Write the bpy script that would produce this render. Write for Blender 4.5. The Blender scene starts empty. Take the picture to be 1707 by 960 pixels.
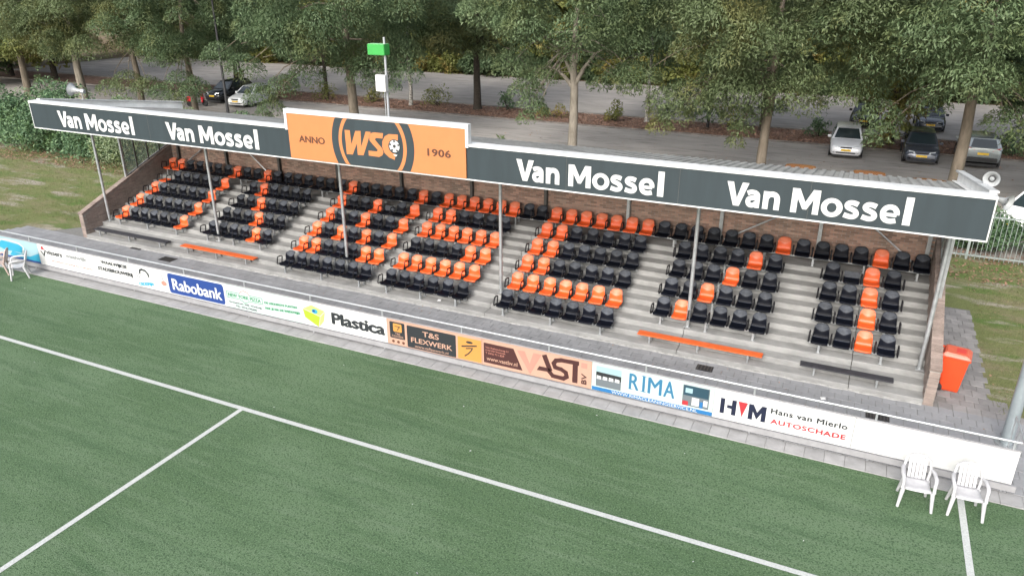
import bpy, bmesh, math, random
import numpy as np
from mathutils import Vector, Matrix

S = bpy.context.scene
COL = S.collection
R = math.radians
random.seed(7)

# ------------------------------------------------------------------ camera, world, sun, exposure
CAMZ = 9.4
cd = bpy.data.cameras.new('camera')
cam = bpy.data.objects.new('camera', cd)
COL.objects.link(cam)
cam.location = (0, 0, CAMZ)
cam.rotation_euler = (R(90 - 22.61), 0, R(25.02))
cd.sensor_width = 36.0
cd.lens = 36.0 * 1244.4 / 1707.0
cd.clip_start = 0.1
cd.clip_end = 1500
S.camera = cam

SUN_EL, SUN_AZ = 33.0, 183.0          # azimuth clockwise from +y
world = bpy.data.worlds.new('World')
S.world = world
world.use_nodes = True
wt = world.node_tree
bg = wt.nodes['Background']
sky = wt.nodes.new('ShaderNodeTexSky')
sky.sky_type = 'NISHITA'
sky.sun_disc = False
sky.sun_elevation = R(SUN_EL)
sky.sun_rotation = R(SUN_AZ)
sky.air_density = 1.0
sky.dust_density = 4.0
sky.ozone_density = 1.0
hs = wt.nodes.new('ShaderNodeHueSaturation')
hs.inputs['Saturation'].default_value = 0.42
wt.links.new(sky.outputs['Color'], hs.inputs['Color'])
wt.links.new(hs.outputs['Color'], bg.inputs['Color'])
bg.inputs['Strength'].default_value = 0.15

sd = bpy.data.lights.new('sun', 'SUN')
sun = bpy.data.objects.new('sun', sd)
COL.objects.link(sun)
sd.energy = 1.05
sd.angle = R(32)
sd.color = (1.0, 0.96, 0.9)
_a = R(SUN_AZ)
sdir = Vector((math.sin(_a) * math.cos(R(SUN_EL)), math.cos(_a) * math.cos(R(SUN_EL)), math.sin(R(SUN_EL))))
sun.rotation_euler = sdir.to_track_quat('Z', 'Y').to_euler()

S.view_settings.view_transform = 'Standard'
S.view_settings.look = 'None'
S.view_settings.gamma = 1.0
S.view_settings.use_curve_mapping = False
S.view_settings.exposure = 1.3
S.render.engine = 'CYCLES'
S.cycles.max_bounces = 5
S.cycles.diffuse_bounces = 3
S.cycles.transparent_max_bounces = 6

# ------------------------------------------------------------------ materials
MATS = {}


def lin(c):
    return tuple(0.45 * ((v / 255) / 12.92 if v / 255 <= 0.04045 else ((v / 255 + 0.055) / 1.055) ** 2.4) for v in c)


def mat(name, col, rough=0.6, metal=0.0, var=0.0, scale=3.0, col2=None, bump=0.0, bscale=40.0, spec=0.5,
        detail=4.0, stretch=None, rnd=0.0, coat=0.0):
    """procedural material: base colour, mottled towards col2 by noise, random value per piece, fine bump"""
    if name in MATS:
        return MATS[name]
    m = bpy.data.materials.new(name)
    m.use_nodes = True
    nt = m.node_tree
    N, L = nt.nodes, nt.links
    b = N['Principled BSDF']
    b.inputs['Roughness'].default_value = rough
    b.inputs['Metallic'].default_value = metal
    b.inputs['Specular IOR Level'].default_value = spec
    if coat:
        b.inputs['Coat Weight'].default_value = coat
        b.inputs['Coat Roughness'].default_value = 0.08
    c1 = tuple(col) + (1,)
    if col2 is None:
        k = 1 - var
        col2 = tuple(v * k for v in col)
    tc = N.new('ShaderNodeTexCoord')
    mp = N.new('ShaderNodeMapping')
    if stretch:
        mp.inputs['Scale'].default_value = stretch
    geo = N.new('ShaderNodeNewGeometry')
    L.new(geo.outputs['Position'], mp.inputs['Vector'])
    nz = N.new('ShaderNodeTexNoise')
    nz.inputs['Scale'].default_value = scale
    nz.inputs['Detail'].default_value = detail
    nz.inputs['Roughness'].default_value = 0.62
    L.new(mp.outputs['Vector'], nz.inputs['Vector'])
    mr = N.new('ShaderNodeMapRange')
    mr.inputs['From Min'].default_value = 0.36
    mr.inputs['From Max'].default_value = 0.64
    L.new(nz.outputs['Fac'], mr.inputs['Value'])
    mx = N.new('ShaderNodeMix')
    mx.data_type = 'RGBA'
    mx.inputs['A'].default_value = c1
    mx.inputs['B'].default_value = tuple(col2) + (1,)
    L.new(mr.outputs['Result'], mx.inputs['Factor'])
    out = mx.outputs['Result']
    if rnd:
        oi = N.new('ShaderNodeObjectInfo')
        ad = N.new('ShaderNodeMath'); ad.operation = 'ADD'
        L.new(geo.outputs['Random Per Island'], ad.inputs[0])
        L.new(oi.outputs['Random'], ad.inputs[1])
        fr = N.new('ShaderNodeMath'); fr.operation = 'FRACT'
        L.new(ad.outputs[0], fr.inputs[0])
        m2 = N.new('ShaderNodeMapRange')
        m2.inputs['To Min'].default_value = 1 - rnd
        m2.inputs['To Max'].default_value = 1 + rnd
        L.new(fr.outputs[0], m2.inputs['Value'])
        h = N.new('ShaderNodeHueSaturation')
        L.new(m2.outputs['Result'], h.inputs['Value'])
        L.new(out, h.inputs['Color'])
        out = h.outputs['Color']
    L.new(out, b.inputs['Base Color'])
    if bump:
        nb = N.new('ShaderNodeTexNoise')
        nb.inputs['Scale'].default_value = bscale
        nb.inputs['Detail'].default_value = 3
        L.new(geo.outputs['Position'], nb.inputs['Vector'])
        bp = N.new('ShaderNodeBump')
        bp.inputs['Strength'].default_value = bump
        bp.inputs['Distance'].default_value = 0.02
        L.new(nb.outputs['Fac'], bp.inputs['Height'])
        L.new(bp.outputs['Normal'], b.inputs['Normal'])
    MATS[name] = m
    return m


def ground_mat(name, layers, rough=0.95, bump=0.4, bscale=60.0):
    """layers: [(colour, scale, low, high, stretch)], each mixed over the one before it by its own noise"""
    m = bpy.data.materials.new(name)
    m.use_nodes = True
    nt = m.node_tree
    N, L = nt.nodes, nt.links
    b = N['Principled BSDF']
    b.inputs['Roughness'].default_value = rough
    b.inputs['Specular IOR Level'].default_value = 0.2
    geo = N.new('ShaderNodeNewGeometry')
    prev = None
    for i, (c, sc, lo, hi, st) in enumerate(layers):
        if prev is None:
            rgb = N.new('ShaderNodeRGB'); rgb.outputs[0].default_value = tuple(c) + (1,)
            prev = rgb.outputs[0]
            continue
        mp = N.new('ShaderNodeMapping')
        mp.inputs['Location'].default_value = (i * 17.3, i * 5.1, i * 3.7)
        mp.inputs['Scale'].default_value = st or (1, 1, 1)
        L.new(geo.outputs['Position'], mp.inputs['Vector'])
        nz = N.new('ShaderNodeTexNoise')
        nz.inputs['Scale'].default_value = sc
        nz.inputs['Detail'].default_value = 5
        nz.inputs['Roughness'].default_value = 0.6
        L.new(mp.outputs['Vector'], nz.inputs['Vector'])
        mr = N.new('ShaderNodeMapRange')
        mr.inputs['From Min'].default_value = lo
        mr.inputs['From Max'].default_value = hi
        L.new(nz.outputs['Fac'], mr.inputs['Value'])
        mx = N.new('ShaderNodeMix'); mx.data_type = 'RGBA'
        L.new(mr.outputs['Result'], mx.inputs['Factor'])
        L.new(prev, mx.inputs['A'])
        mx.inputs['B'].default_value = tuple(c) + (1,)
        prev = mx.outputs['Result']
    L.new(prev, b.inputs['Base Color'])
    nb = N.new('ShaderNodeTexNoise')
    nb.inputs['Scale'].default_value = bscale
    nb.inputs['Detail'].default_value = 4
    L.new(geo.outputs['Position'], nb.inputs['Vector'])
    bp = N.new('ShaderNodeBump')
    bp.inputs['Strength'].default_value = bump
    bp.inputs['Distance'].default_value = 0.03
    L.new(nb.outputs['Fac'], bp.inputs['Height'])
    L.new(bp.outputs['Normal'], b.inputs['Normal'])
    return m


def leaf_mat(name, c1, c2, c3, trans=0.3, clump=0.5):
    m = bpy.data.materials.new(name)
    m.use_nodes = True
    nt = m.node_tree
    N, L = nt.nodes, nt.links
    b = N['Principled BSDF']
    b.inputs['Roughness'].default_value = 0.55
    b.inputs['Specular IOR Level'].default_value = 0.35
    geo = N.new('ShaderNodeNewGeometry')
    rp = N.new('ShaderNodeValToRGB')
    rp.color_ramp.elements[0].color = tuple(c1) + (1,)
    rp.color_ramp.elements[1].color = tuple(c2) + (1,)
    L.new(geo.outputs['Random Per Island'], rp.inputs['Fac'])
    nz = N.new('ShaderNodeTexNoise')
    nz.inputs['Scale'].default_value = clump
    nz.inputs['Detail'].default_value = 3
    L.new(geo.outputs['Position'], nz.inputs['Vector'])
    mr = N.new('ShaderNodeMapRange')
    mr.inputs['From Min'].default_value = 0.52
    mr.inputs['From Max'].default_value = 0.72
    L.new(nz.outputs['Fac'], mr.inputs['Value'])
    mx = N.new('ShaderNodeMix'); mx.data_type = 'RGBA'
    L.new(mr.outputs['Result'], mx.inputs['Factor'])
    L.new(rp.outputs['Color'], mx.inputs['A'])
    mx.inputs['B'].default_value = tuple(c3) + (1,)
    L.new(mx.outputs['Result'], b.inputs['Base Color'])
    tr = N.new('ShaderNodeBsdfTranslucent')
    L.new(mx.outputs['Result'], tr.inputs['Color'])
    ms = N.new('ShaderNodeMixShader')
    ms.inputs[0].default_value = trans
    L.new(b.outputs[0], ms.inputs[1])
    L.new(tr.outputs[0], ms.inputs[2])
    L.new(ms.outputs[0], N['Material Output'].inputs['Surface'])
    return m


M_conc = mat('step concrete', (0.255, 0.256, 0.25), 0.9, var=0.3, scale=2.6, stretch=(0.6, 1, 1.6), bump=0.3, bscale=30, detail=8)
M_conc2 = mat('worn concrete', (0.31, 0.31, 0.3), 0.9, var=0.3, scale=5, bump=0.5, bscale=20)
M_brick = mat('brown brick', (0.3, 0.175, 0.13), 0.9, col2=(0.24, 0.165, 0.125), scale=2.2, bump=0.4, bscale=60, rnd=0.35)
M_brickg = mat('weathered grey brown brick', (0.25, 0.2, 0.175), 0.9, col2=(0.18, 0.14, 0.12), scale=2.5, bump=0.4, bscale=60, rnd=0.16)
M_mortar = mat('mortar', (0.27, 0.25, 0.23), 0.95, var=0.25, scale=4)
M_steel = mat('galvanised steel', (0.42, 0.44, 0.45), 0.42, 0.6, var=0.25, scale=6)
M_steeld = mat('dark painted steel', (0.075, 0.07, 0.065), 0.5, 0.2, var=0.2, scale=6)
M_white = mat('white painted sheet', (0.55, 0.56, 0.56), 0.4, var=0.2, scale=2.5)
M_roof = mat('roof sheet', (0.3, 0.3, 0.29), 0.5, scale=1.5, col2=(0.2, 0.2, 0.19))
M_fascia = mat('dark slate grey sheet', (0.026, 0.037, 0.043), 0.55, spec=0.3, var=0.16, scale=1.6, stretch=(2.2, 1, 0.35), detail=7)
M_orangep = mat('pale orange print', (0.395, 0.15, 0.052), 0.5, var=0.05)
M_rust = mat('brown print', (0.07, 0.024, 0.012), 0.5)
M_panelw = mat('white panel', (0.5, 0.505, 0.505), 0.45, var=0.13, scale=2.5, stretch=(2, 1, 0.6))
M_grey = mat('light grey aluminium', (0.26, 0.26, 0.27), 0.5, 0.1, var=0.15, scale=4)
M_rail = mat('bright rail steel', (0.42, 0.44, 0.46), 0.3, 0.5, var=0.1)
M_orseat = mat('orange plastic', (0.62, 0.085, 0.014), 0.42, var=0.14, scale=5, rnd=0.07)
M_orseat_skylit = mat('skylit faded orange plastic', (0.6, 0.165, 0.085), 0.5, var=0.1, scale=9, rnd=0.06)  # paler orange: sky light on the seat heads painted in, plus fading
M_blseat = mat('black plastic', (0.003, 0.004, 0.008), 0.5, spec=0.12, var=0.2, scale=9, rnd=0.25)
M_blseat_skylit = mat('skylit dusty black plastic', (0.055, 0.061, 0.073), 0.6, spec=0.2, var=0.35, scale=12, rnd=0.25)  # greyer black: sky reflection on heads and crease painted in, plus dust
M_arm = mat('black armrest plastic', (0.006, 0.006, 0.008), 0.5, spec=0.2)
M_slab = mat('grey paving slab', (0.235, 0.24, 0.25), 0.9, var=0.2, scale=1.3, bump=0.3, bscale=50, rnd=0.05, detail=6)
M_slabw = mat('warm grey paving block', (0.215, 0.208, 0.205), 0.9, var=0.2, scale=2.3, bump=0.3, bscale=50, rnd=0.12)
M_kerb = mat('pale kerb slab', (0.28, 0.28, 0.28), 0.9, var=0.2, scale=3, bump=0.3, bscale=40, rnd=0.06)
M_joint = mat('joint sand', (0.17, 0.168, 0.16), 1.0, var=0.2, scale=10)
M_line = mat('white line paint', (0.46, 0.48, 0.47), 0.9, var=0.25, scale=30, bump=0.6, bscale=90)
M_dark = mat('black iron', (0.02, 0.02, 0.022), 0.6)
M_chair = mat('white garden plastic', (0.42, 0.42, 0.435), 0.4, var=0.15, scale=7)
M_chairb = mat('beige garden plastic', (0.36, 0.28, 0.25), 0.45)
M_bark = mat('grey brown bark', (0.15, 0.125, 0.095), 0.95, col2=(0.09, 0.075, 0.055), scale=6, bump=0.8, bscale=14, stretch=(1, 1, 0.25))
M_barkp = mat('pale grey bark', (0.22, 0.195, 0.16), 0.95, col2=(0.13, 0.115, 0.09), scale=5, bump=0.8, bscale=14, stretch=(1, 1, 0.3))
M_barkd = mat('dark bark', (0.055, 0.045, 0.035), 0.95, var=0.4, scale=6, bump=0.8, bscale=14)
M_birch = mat('birch bark', (0.5, 0.48, 0.44), 0.8, col2=(0.03, 0.028, 0.025), scale=9, stretch=(1, 1, 2.5), bump=0.4)
M_glass = None
M_leafA = leaf_mat('ash leaf', (0.076, 0.122, 0.056), (0.165, 0.225, 0.112), (0.16, 0.19, 0.075), 0.38)
M_leafB = leaf_mat('dark ash leaf', (0.06, 0.102, 0.048), (0.138, 0.195, 0.096), (0.15, 0.165, 0.06), 0.38)
M_leafC = leaf_mat('olive ash leaf', (0.075, 0.108, 0.045), (0.155, 0.198, 0.095), (0.2, 0.195, 0.07), 0.38)
M_leafY = leaf_mat('yellow green leaf', (0.1, 0.12, 0.03), (0.24, 0.26, 0.08), (0.34, 0.24, 0.07), 0.4)
M_leafG = leaf_mat('golden green leaf', (0.12, 0.15, 0.04), (0.27, 0.3, 0.11), (0.38, 0.33, 0.12), 0.4)
M_leafH = leaf_mat('laurel leaf', (0.035, 0.085, 0.04), (0.14, 0.22, 0.11), (0.1, 0.17, 0.05), 0.2, 1.0)
M_leafV = leaf_mat('pale variegated leaf', (0.07, 0.11, 0.04), (0.26, 0.31, 0.19), (0.16, 0.2, 0.05), 0.2, 1.0)
M_litter = leaf_mat('fallen leaf', (0.16, 0.09, 0.06), (0.34, 0.2, 0.14), (0.27, 0.18, 0.13), 0.0, 2.0)
M_grassb = leaf_mat('grass blade', (0.1, 0.12, 0.04), (0.2, 0.2, 0.09), (0.09, 0.14, 0.03), 0.2, 0.4)

# ------------------------------------------------------------------ helpers
def link(o, parent=None):
    COL.objects.link(o)
    if parent is not None:
        o.parent = parent
    return o


def tag(o, label=None, cat=None, group=None, kind=None):
    if label: o['label'] = label
    if cat: o['category'] = cat
    if group: o['group'] = group
    if kind: o['kind'] = kind
    return o


def thing(name, label, cat, loc=(0, 0, 0), rz=0.0, group=None):
    o = bpy.data.objects.new(name, None)
    o.empty_display_size = 0.2
    link(o)
    o.location = loc
    o.rotation_euler = (0, 0, rz)
    return tag(o, label, cat, group)


def copy_tree(o, parent=None):
    c = o.copy()
    COL.objects.link(c)
    c.parent = parent
    for ch in list(o.children):
        copy_tree(ch, c)
    return c


class MB:
    """collects faces, then links them as ONE mesh object"""
    def __init__(s, org=(0, 0, 0)):
        s.v = []; s.f = []; s.mi = []; s.o = org; s.cur = 0

    def add(s, vs, fs):
        n = len(s.v)
        o = s.o
        s.v += [(a - o[0], b - o[1], c - o[2]) for a, b, c in vs]
        s.f += [tuple(n + i for i in f) for f in fs]
        s.mi += [s.cur] * len(fs)

    def box(s, x0, y0, z0, x1, y1, z1):
        s.add([(x0, y0, z0), (x1, y0, z0), (x1, y1, z0), (x0, y1, z0), (x0, y0, z1), (x1, y0, z1), (x1, y1, z1), (x0, y1, z1)],
              [(0, 3, 2, 1), (4, 5, 6, 7), (0, 1, 5, 4), (1, 2, 6, 5), (2, 3, 7, 6), (3, 0, 4, 7)])

    def prism(s, pts, a, b, axis='y'):
        """polygon pts extruded from a to b along axis; pts are (x,z) for y, (y,z) for x, (x,y) for z"""
        n = len(pts)
        P = lambda p, t: (p[0], t, p[1]) if axis == 'y' else ((t, p[0], p[1]) if axis == 'x' else (p[0], p[1], t))
        vs = [P(p, a) for p in pts] + [P(p, b) for p in pts]
        fs = [tuple(range(n)), tuple(reversed(range(n, 2 * n)))]
        fs += [(i, i + n, (i + 1) % n + n, (i + 1) % n) for i in range(n)]
        s.add(vs, fs)

    def tube(s, pts, r, n=8, cap=True, r2=None, closed=False):
        pts = [Vector(p) for p in pts]
        m = len(pts)
        rings = []
        up = None
        for i, p in enumerate(pts):
            if closed:
                d = pts[(i + 1) % m] - pts[i - 1]
            else:
                d = pts[min(i + 1, m - 1)] - pts[max(i - 1, 0)]
            d.normalize()
            if up is None:
                up = Vector((0, 0, 1)) if abs(d.z) < 0.9 else Vector((0, 1, 0))
            a = d.cross(up)
            if a.length < 1e-4:
                a = d.orthogonal()
            a.normalize()
            b = a.cross(d)
            up = b
            if isinstance(r, (list, tuple)):
                rr = r[i]
            else:
                rr = r if r2 is None else r + (r2 - r) * i / max(1, m - 1)
            rings.append([tuple(p + a * math.cos(2 * math.pi * k / n) * rr + b * math.sin(2 * math.pi * k / n) * rr) for k in range(n)])
        vs = [q for ring in rings for q in ring]
        fs = []
        for i in range(m if closed else m - 1):
            j = (i + 1) % m
            for k in range(n):
                fs.append((i * n + k, i * n + (k + 1) % n, j * n + (k + 1) % n, j * n + k))
        if cap and not closed:
            fs.append(tuple(reversed(range(n))))
            fs.append(tuple((m - 1) * n + k for k in range(n)))
        s.add(vs, fs)

    def lathe(s, prof, c, axis=(0, 0, 1), n=16):
        """prof: [(r, h)] about axis through c"""
        ax = Vector(axis).normalized()
        a = ax.orthogonal().normalized(); b = ax.cross(a)
        c = Vector(c)
        vs = []
        for r, h in prof:
            for k in range(n):
                t = 2 * math.pi * k / n
                vs.append(tuple(c + ax * h + a * (r * math.cos(t)) + b * (r * math.sin(t))))
        fs = []
        for i in range(len(prof) - 1):
            for k in range(n):
                fs.append((i * n + k, i * n + (k + 1) % n, (i + 1) * n + (k + 1) % n, (i + 1) * n + k))
        s.add(vs, fs)

    def mesh(s, name, mats, smooth=False, fix=True, bevel=0.0):
        me = bpy.data.meshes.new(name)
        me.from_pydata(s.v, [], s.f)
        for mm in (mats if isinstance(mats, (list, tuple)) else [mats]):
            me.materials.append(mm)
        if any(s.mi):
            me.polygons.foreach_set('material_index', s.mi)
        if fix or bevel:
            bm = bmesh.new(); bm.from_mesh(me)
            bmesh.ops.recalc_face_normals(bm, faces=bm.faces)
            if bevel:
                bmesh.ops.bevel(bm, geom=list(bm.edges), offset=bevel, segments=2, affect='EDGES', clamp_overlap=True)
            bm.to_mesh(me); bm.free()
        if smooth:
            me.polygons.foreach_set('use_smooth', [True] * len(me.polygons))
            try:
                me.set_sharp_from_angle(angle=R(50))
            except Exception:
                pass
        me.update()
        return me

    def build(s, name, mats, parent=None, **k):
        return link(bpy.data.objects.new(name, s.mesh(name, mats, **k)), parent)


def inst(name, me, parent, loc=(0, 0, 0), rot=(0, 0, 0), scale=(1, 1, 1)):
    o = bpy.data.objects.new(name, me)
    o.location = loc; o.rotation_euler = rot; o.scale = scale
    return link(o, parent)


def structure(o):
    o['kind'] = 'structure'
    return o


def sheet(name, poly, z, m, parent=None):
    """flat polygon [(x,y)] at height z"""
    mb = MB()
    mb.add([(x, y, z) for x, y in poly], [tuple(range(len(poly)))])
    o = mb.build(name, m, parent, fix=False)
    if o.data.polygons[0].normal.z < 0:
        o.data.flip_normals()
    return o


def text_obj(name, s, x0, x1, z0, z1, y, m, parent, org, bold=0.0, depth=0.004, shear=0.0, spacing=1.0, rot=0.0, jitter=0):
    """lettering that fills the rectangle x0..x1, z0..z1 in the plane y, read from -y"""
    cu = bpy.data.curves.new(name, 'FONT')
    cu.body = s
    cu.size = 1.0
    cu.offset = 0.0
    cu.space_character = spacing
    cu.resolution_u = 4
    cu.shear = shear
    t = bpy.data.objects.new(name, cu)
    COL.objects.link(t)
    dg = bpy.context.evaluated_depsgraph_get()
    me = bpy.data.meshes.new_from_object(t.evaluated_get(dg))
    bpy.data.objects.remove(t)
    n = len(me.vertices)
    co = np.empty(n * 3, dtype=np.float32)
    me.vertices.foreach_get('co', co)
    co = co.reshape(-1, 3)
    if rot:
        c, sn = math.cos(rot), math.sin(rot)
        co[:, :2] = np.stack([co[:, 0] * c - co[:, 1] * sn, co[:, 0] * sn + co[:, 1] * c], 1)
    mn, mx = co.min(0), co.max(0)
    out = np.zeros_like(co)
    out[:, 0] = x0 + (co[:, 0] - mn[0]) / (mx[0] - mn[0]) * (x1 - x0) - org[0]
    out[:, 1] = y - org[1]
    out[:, 2] = z0 + (co[:, 1] - mn[1]) / (mx[1] - mn[1]) * (z1 - z0) - org[2]
    me.vertices.foreach_set('co', out.ravel())
    me.materials.clear()
    me.materials.append(m)
    me.update()
    bm = bmesh.new(); bm.from_mesh(me)
    bmesh.ops.recalc_face_normals(bm, faces=bm.faces)
    for f in bm.faces:
        f.normal_update()
        if f.normal.y > 0: f.normal_flip()
    r = bmesh.ops.extrude_face_region(bm, geom=list(bm.faces))
    for v in [g for g in r['geom'] if isinstance(g, bmesh.types.BMVert)]:
        v.co.y -= depth
    bm.to_mesh(me); bm.free()
    extra = bold * (z1 - z0) * 1.05
    if extra > 0.0012:
        nv = len(me.vertices)
        co = np.empty(nv * 3); me.vertices.foreach_get('co', co); co = co.reshape(-1, 3)
        cx, cz = (co[:, 0].min() + co[:, 0].max()) / 2, (co[:, 2].min() + co[:, 2].max()) / 2
        w, h = np.ptp(co[:, 0]), np.ptp(co[:, 2])
        fs = [tuple(p.vertices) for p in me.polygons]
        V = []; F = []
        for q, (a, b) in enumerate(((-1, 0), (1, 0), (0, 0.6), (0, -0.6), (-0.5, 0.3), (0.5, -0.3))):
            c = co.copy()
            c[:, 0] = (c[:, 0] - cx) * (1 - 2 * extra / w) + cx + a * extra
            c[:, 2] = (c[:, 2] - cz) * (1 - 1.2 * extra / h) + cz + b * extra
            c[:, 1] -= 0.00015 * q
            V += c.tolist(); F += [tuple(k + q * nv for k in f) for f in fs]
        me2 = bpy.data.meshes.new(name); me2.from_pydata(V, [], F); me2.materials.append(m); me = me2
    o = bpy.data.objects.new(name, me)
    return link(o, parent)


def flat(mb, pts, y, d=0.003):
    mb.prism(pts, y, y - d, 'y')


def stroke(mb, pts, w, y, d=0.003):
    for (ax, az), (bx, bz) in zip(pts[:-1], pts[1:]):
        dx, dz = bx - ax, bz - az
        L = math.hypot(dx, dz) or 1
        nx, nz = -dz / L * w / 2, dx / L * w / 2
        ex, ez = dx / L * w * 0.3, dz / L * w * 0.3
        flat(mb, [(ax - ex + nx, az - ez + nz), (bx + ex + nx, bz + ez + nz), (bx + ex - nx, bz + ez - nz), (ax - ex - nx, az - ez - nz)], y, d)
        y -= 0.0004


def disc(cx, cz, rx, rz, n=24, a0=0, a1=2 * math.pi):
    return [(cx + rx * math.cos(a0 + (a1 - a0) * i / n), cz + rz * math.sin(a0 + (a1 - a0) * i / n)) for i in range(n)]


def rrect(x0, z0, x1, z1, r, n=4):
    out = []
    for cx, cz, a in ((x1 - r, z1 - r, 0), (x0 + r, z1 - r, 90), (x0 + r, z0 + r, 180), (x1 - r, z0 + r, 270)):
        for i in range(n + 1):
            t = R(a + 90 * i / n)
            out.append((cx + r * math.cos(t), cz + r * math.sin(t)))
    return out


# ------------------------------------------------------------------ dimensions of the stand
XL, XR = -26.68, 2.36        # inner faces of the side walls
YF = 18.02                   # front of the first step
TR, RS = 0.3825, 0.153       # tread, riser
NST = 11
YW = 22.66                   # front of the back wall
YFAS = 17.26                 # fascia plane
FZ0, FZ1 = 4.37, 5.27
ROOFY0, ROOFZ0, ROOFY1, ROOFZ1 = 17.3, 5.12, 23.6, 4.1


def roofz(y):
    return ROOFZ0 + (ROOFZ1 - ROOFZ0) * (y - ROOFY0) / (ROOFY1 - ROOFY0)


# ------------------------------------------------------------------ ground
G_asph = ground_mat('car park asphalt', [((0.28, 0.262, 0.242), 1, 0, 1, None), ((0.34, 0.318, 0.295), 0.25, 0.42, 0.62, (1, 2.5, 1)),
                                         ((0.17, 0.158, 0.148), 1.1, 0.52, 0.72, (0.5, 2.6, 1)), ((0.36, 0.335, 0.32), 30, 0.5, 0.8, None)], 0.9, 0.3)
G_turf = ground_mat('artificial turf', [((0.07, 0.12, 0.058), 1, 0, 1, None), ((0.1, 0.156, 0.086), 0.3, 0.4, 0.62, (1, 1.6, 1)),
                                        ((0.056, 0.104, 0.05), 0.8, 0.5, 0.68, (0.3, 2.4, 1)), ((0.108, 0.158, 0.094), 2.0, 0.5, 0.7, (0.3, 2.2, 1)),
                                        ((0.03, 0.062, 0.028), 26, 0.5, 0.64, None), ((0.15, 0.215, 0.135), 34, 0.53, 0.7, None), ((0.02, 0.045, 0.022), 60, 0.55, 0.72, None)], 0.95, 0.9, 50)
G_lawn = ground_mat('dry lawn', [((0.135, 0.155, 0.06), 1, 0, 1, None), ((0.19, 0.17, 0.1), 0.5, 0.46, 0.64, (1, 2, 1)),
                                 ((0.085, 0.14, 0.035), 0.7, 0.52, 0.66, (0.8, 1.5, 1)), ((0.32, 0.285, 0.245), 0.45, 0.55, 0.66, (0.7, 2.4, 1)),
                                 ((0.08, 0.065, 0.035), 9, 0.55, 0.75, (1, 2, 1)), ((0.05, 0.06, 0.025), 30, 0.52, 0.72, None)], 1.0, 0.8, 40)
G_soil = ground_mat('leaf strewn soil', [((0.2, 0.125, 0.095), 1, 0, 1, None), ((0.27, 0.18, 0.14), 2, 0.4, 0.65, None),
                                         ((0.07, 0.045, 0.03), 6, 0.5, 0.7, None)], 1.0, 0.8, 20)
G_wood = ground_mat('woodland floor', [((0.14, 0.105, 0.07), 1, 0, 1, None), ((0.1, 0.1, 0.04), 0.4, 0.45, 0.6, None),
                                       ((0.12, 0.07, 0.045), 1.5, 0.5, 0.7, None)], 1.0, 0.8, 20)

structure(sheet('ground', [(-900, -500), (900, -500), (900, 1200), (-900, 1200)], -0.03, G_wood))
structure(sheet('turf_pitch', [(-70, -60), (40, -60), (40, 14.6), (-70, 14.6)], 0.0, G_turf))
structure(sheet('car_park', [(-110, 30.2), (60, 30.2), (60, 48.6), (-110, 48.6)], 0.0, G_asph))
structure(sheet('far_car_park', [(-86, 53.2), (60, 53.2), (60, 70.8), (-86, 70.8)], 0.0, G_asph))
structure(sheet('planting_strip', [(-110, 48.72), (60, 48.72), (60, 53.08), (-110, 53.08)], 0.03, G_soil))
structure(sheet('left_lawn', [(-110, 15.05), (-31.5, 15.05), (-30.6, 17.3), (-28.9, 17.9), (-28.1, 18.9), (-26.95, 19.3), (-26.95, 23.0), (2.62, 23.0), (2.62, 24.75),
                             (3.88, 24.75), (3.86, 22.2), (3.8, 19.1), (4.05, 18.35), (4.6, 18.1), (40, 18.1), (40, 30.2), (-110, 30.2)], 0.004, G_lawn)).name = 'lawn'
mb = MB()
for y in (48.6, 53.08):
    mb.box(-110, y, -0.02, 60, y + 0.12, 0.1)
structure(mb.build('kerb', mat('old kerb stone', (0.2, 0.18, 0.165), 0.9, var=0.4, scale=2)))

# pitch markings
mb = MB()
ln = structure(sheet('touchline', [(-60, 11.0), (30, 11.0), (30, 11.12), (-60, 11.12)], 0.006, M_line))
ln = structure(sheet('halfway_line', [(-12.24, -40), (-12.12, -40), (-12.12, 11.0), (-12.24, 11.0)], 0.006, M_line))
ln = structure(sheet('tick_line', [(2.85, 11.12), (2.97, 11.12), (2.97, 14.6), (2.85, 14.6)], 0.006, M_line))

# paving: bedding + slabs. 300 nearest slabs are pieces of their own, the rest one mesh
pav = structure(sheet('pavement', [(-60, 14.6), (40, 14.6), (40, 18.08), (4.62, 18.08), (4.05, 18.35), (3.8, 19.1), (3.86, 22.2), (3.88, 24.75),
                                  (2.62, 24.75), (2.62, 18.3), (-26.9, 18.3), (-26.9, 19.3), (-28.1, 18.9), (-28.9, 17.9), (-30.6, 17.3), (-31.5, 15.1), (-60, 15.1)], 0.001, M_joint))


def slab_mesh(name, w, d, m, h=0.012, ch=0.003):
    mb = MB()
    x, y = w / 2, d / 2
    mb.add([(-x, -y, 0), (x, -y, 0), (x, y, 0), (-x, y, 0), (-x + ch, -y + ch, h), (x - ch, -y + ch, h), (x - ch, y - ch, h), (-x + ch, y - ch, h)],
           [(4, 5, 6, 7), (0, 1, 5, 4), (1, 2, 6, 5), (2, 3, 7, 6), (3, 0, 4, 7)])
    return mb.mesh(name, m, fix=False)


def join_copies(name, me, locs, parent, kind='stuff'):
    n = len(me.vertices)
    co = np.empty(n * 3, dtype=np.float64); me.vertices.foreach_get('co', co); co = co.reshape(-1, 3)
    fs = [tuple(p.vertices) for p in me.polygons]
    V = []; F = []
    for i, (x, y, z) in enumerate(locs):
        V += (co + (x, y, z)).tolist()
        F += [tuple(k + i * n for k in f) for f in fs]
    m2 = bpy.data.meshes.new(name)
    m2.from_pydata(V, [], F)
    m2.materials.append(me.materials[0])
    o = link(bpy.data.objects.new(name, m2), parent)
    o['kind'] = kind
    return o


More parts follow.
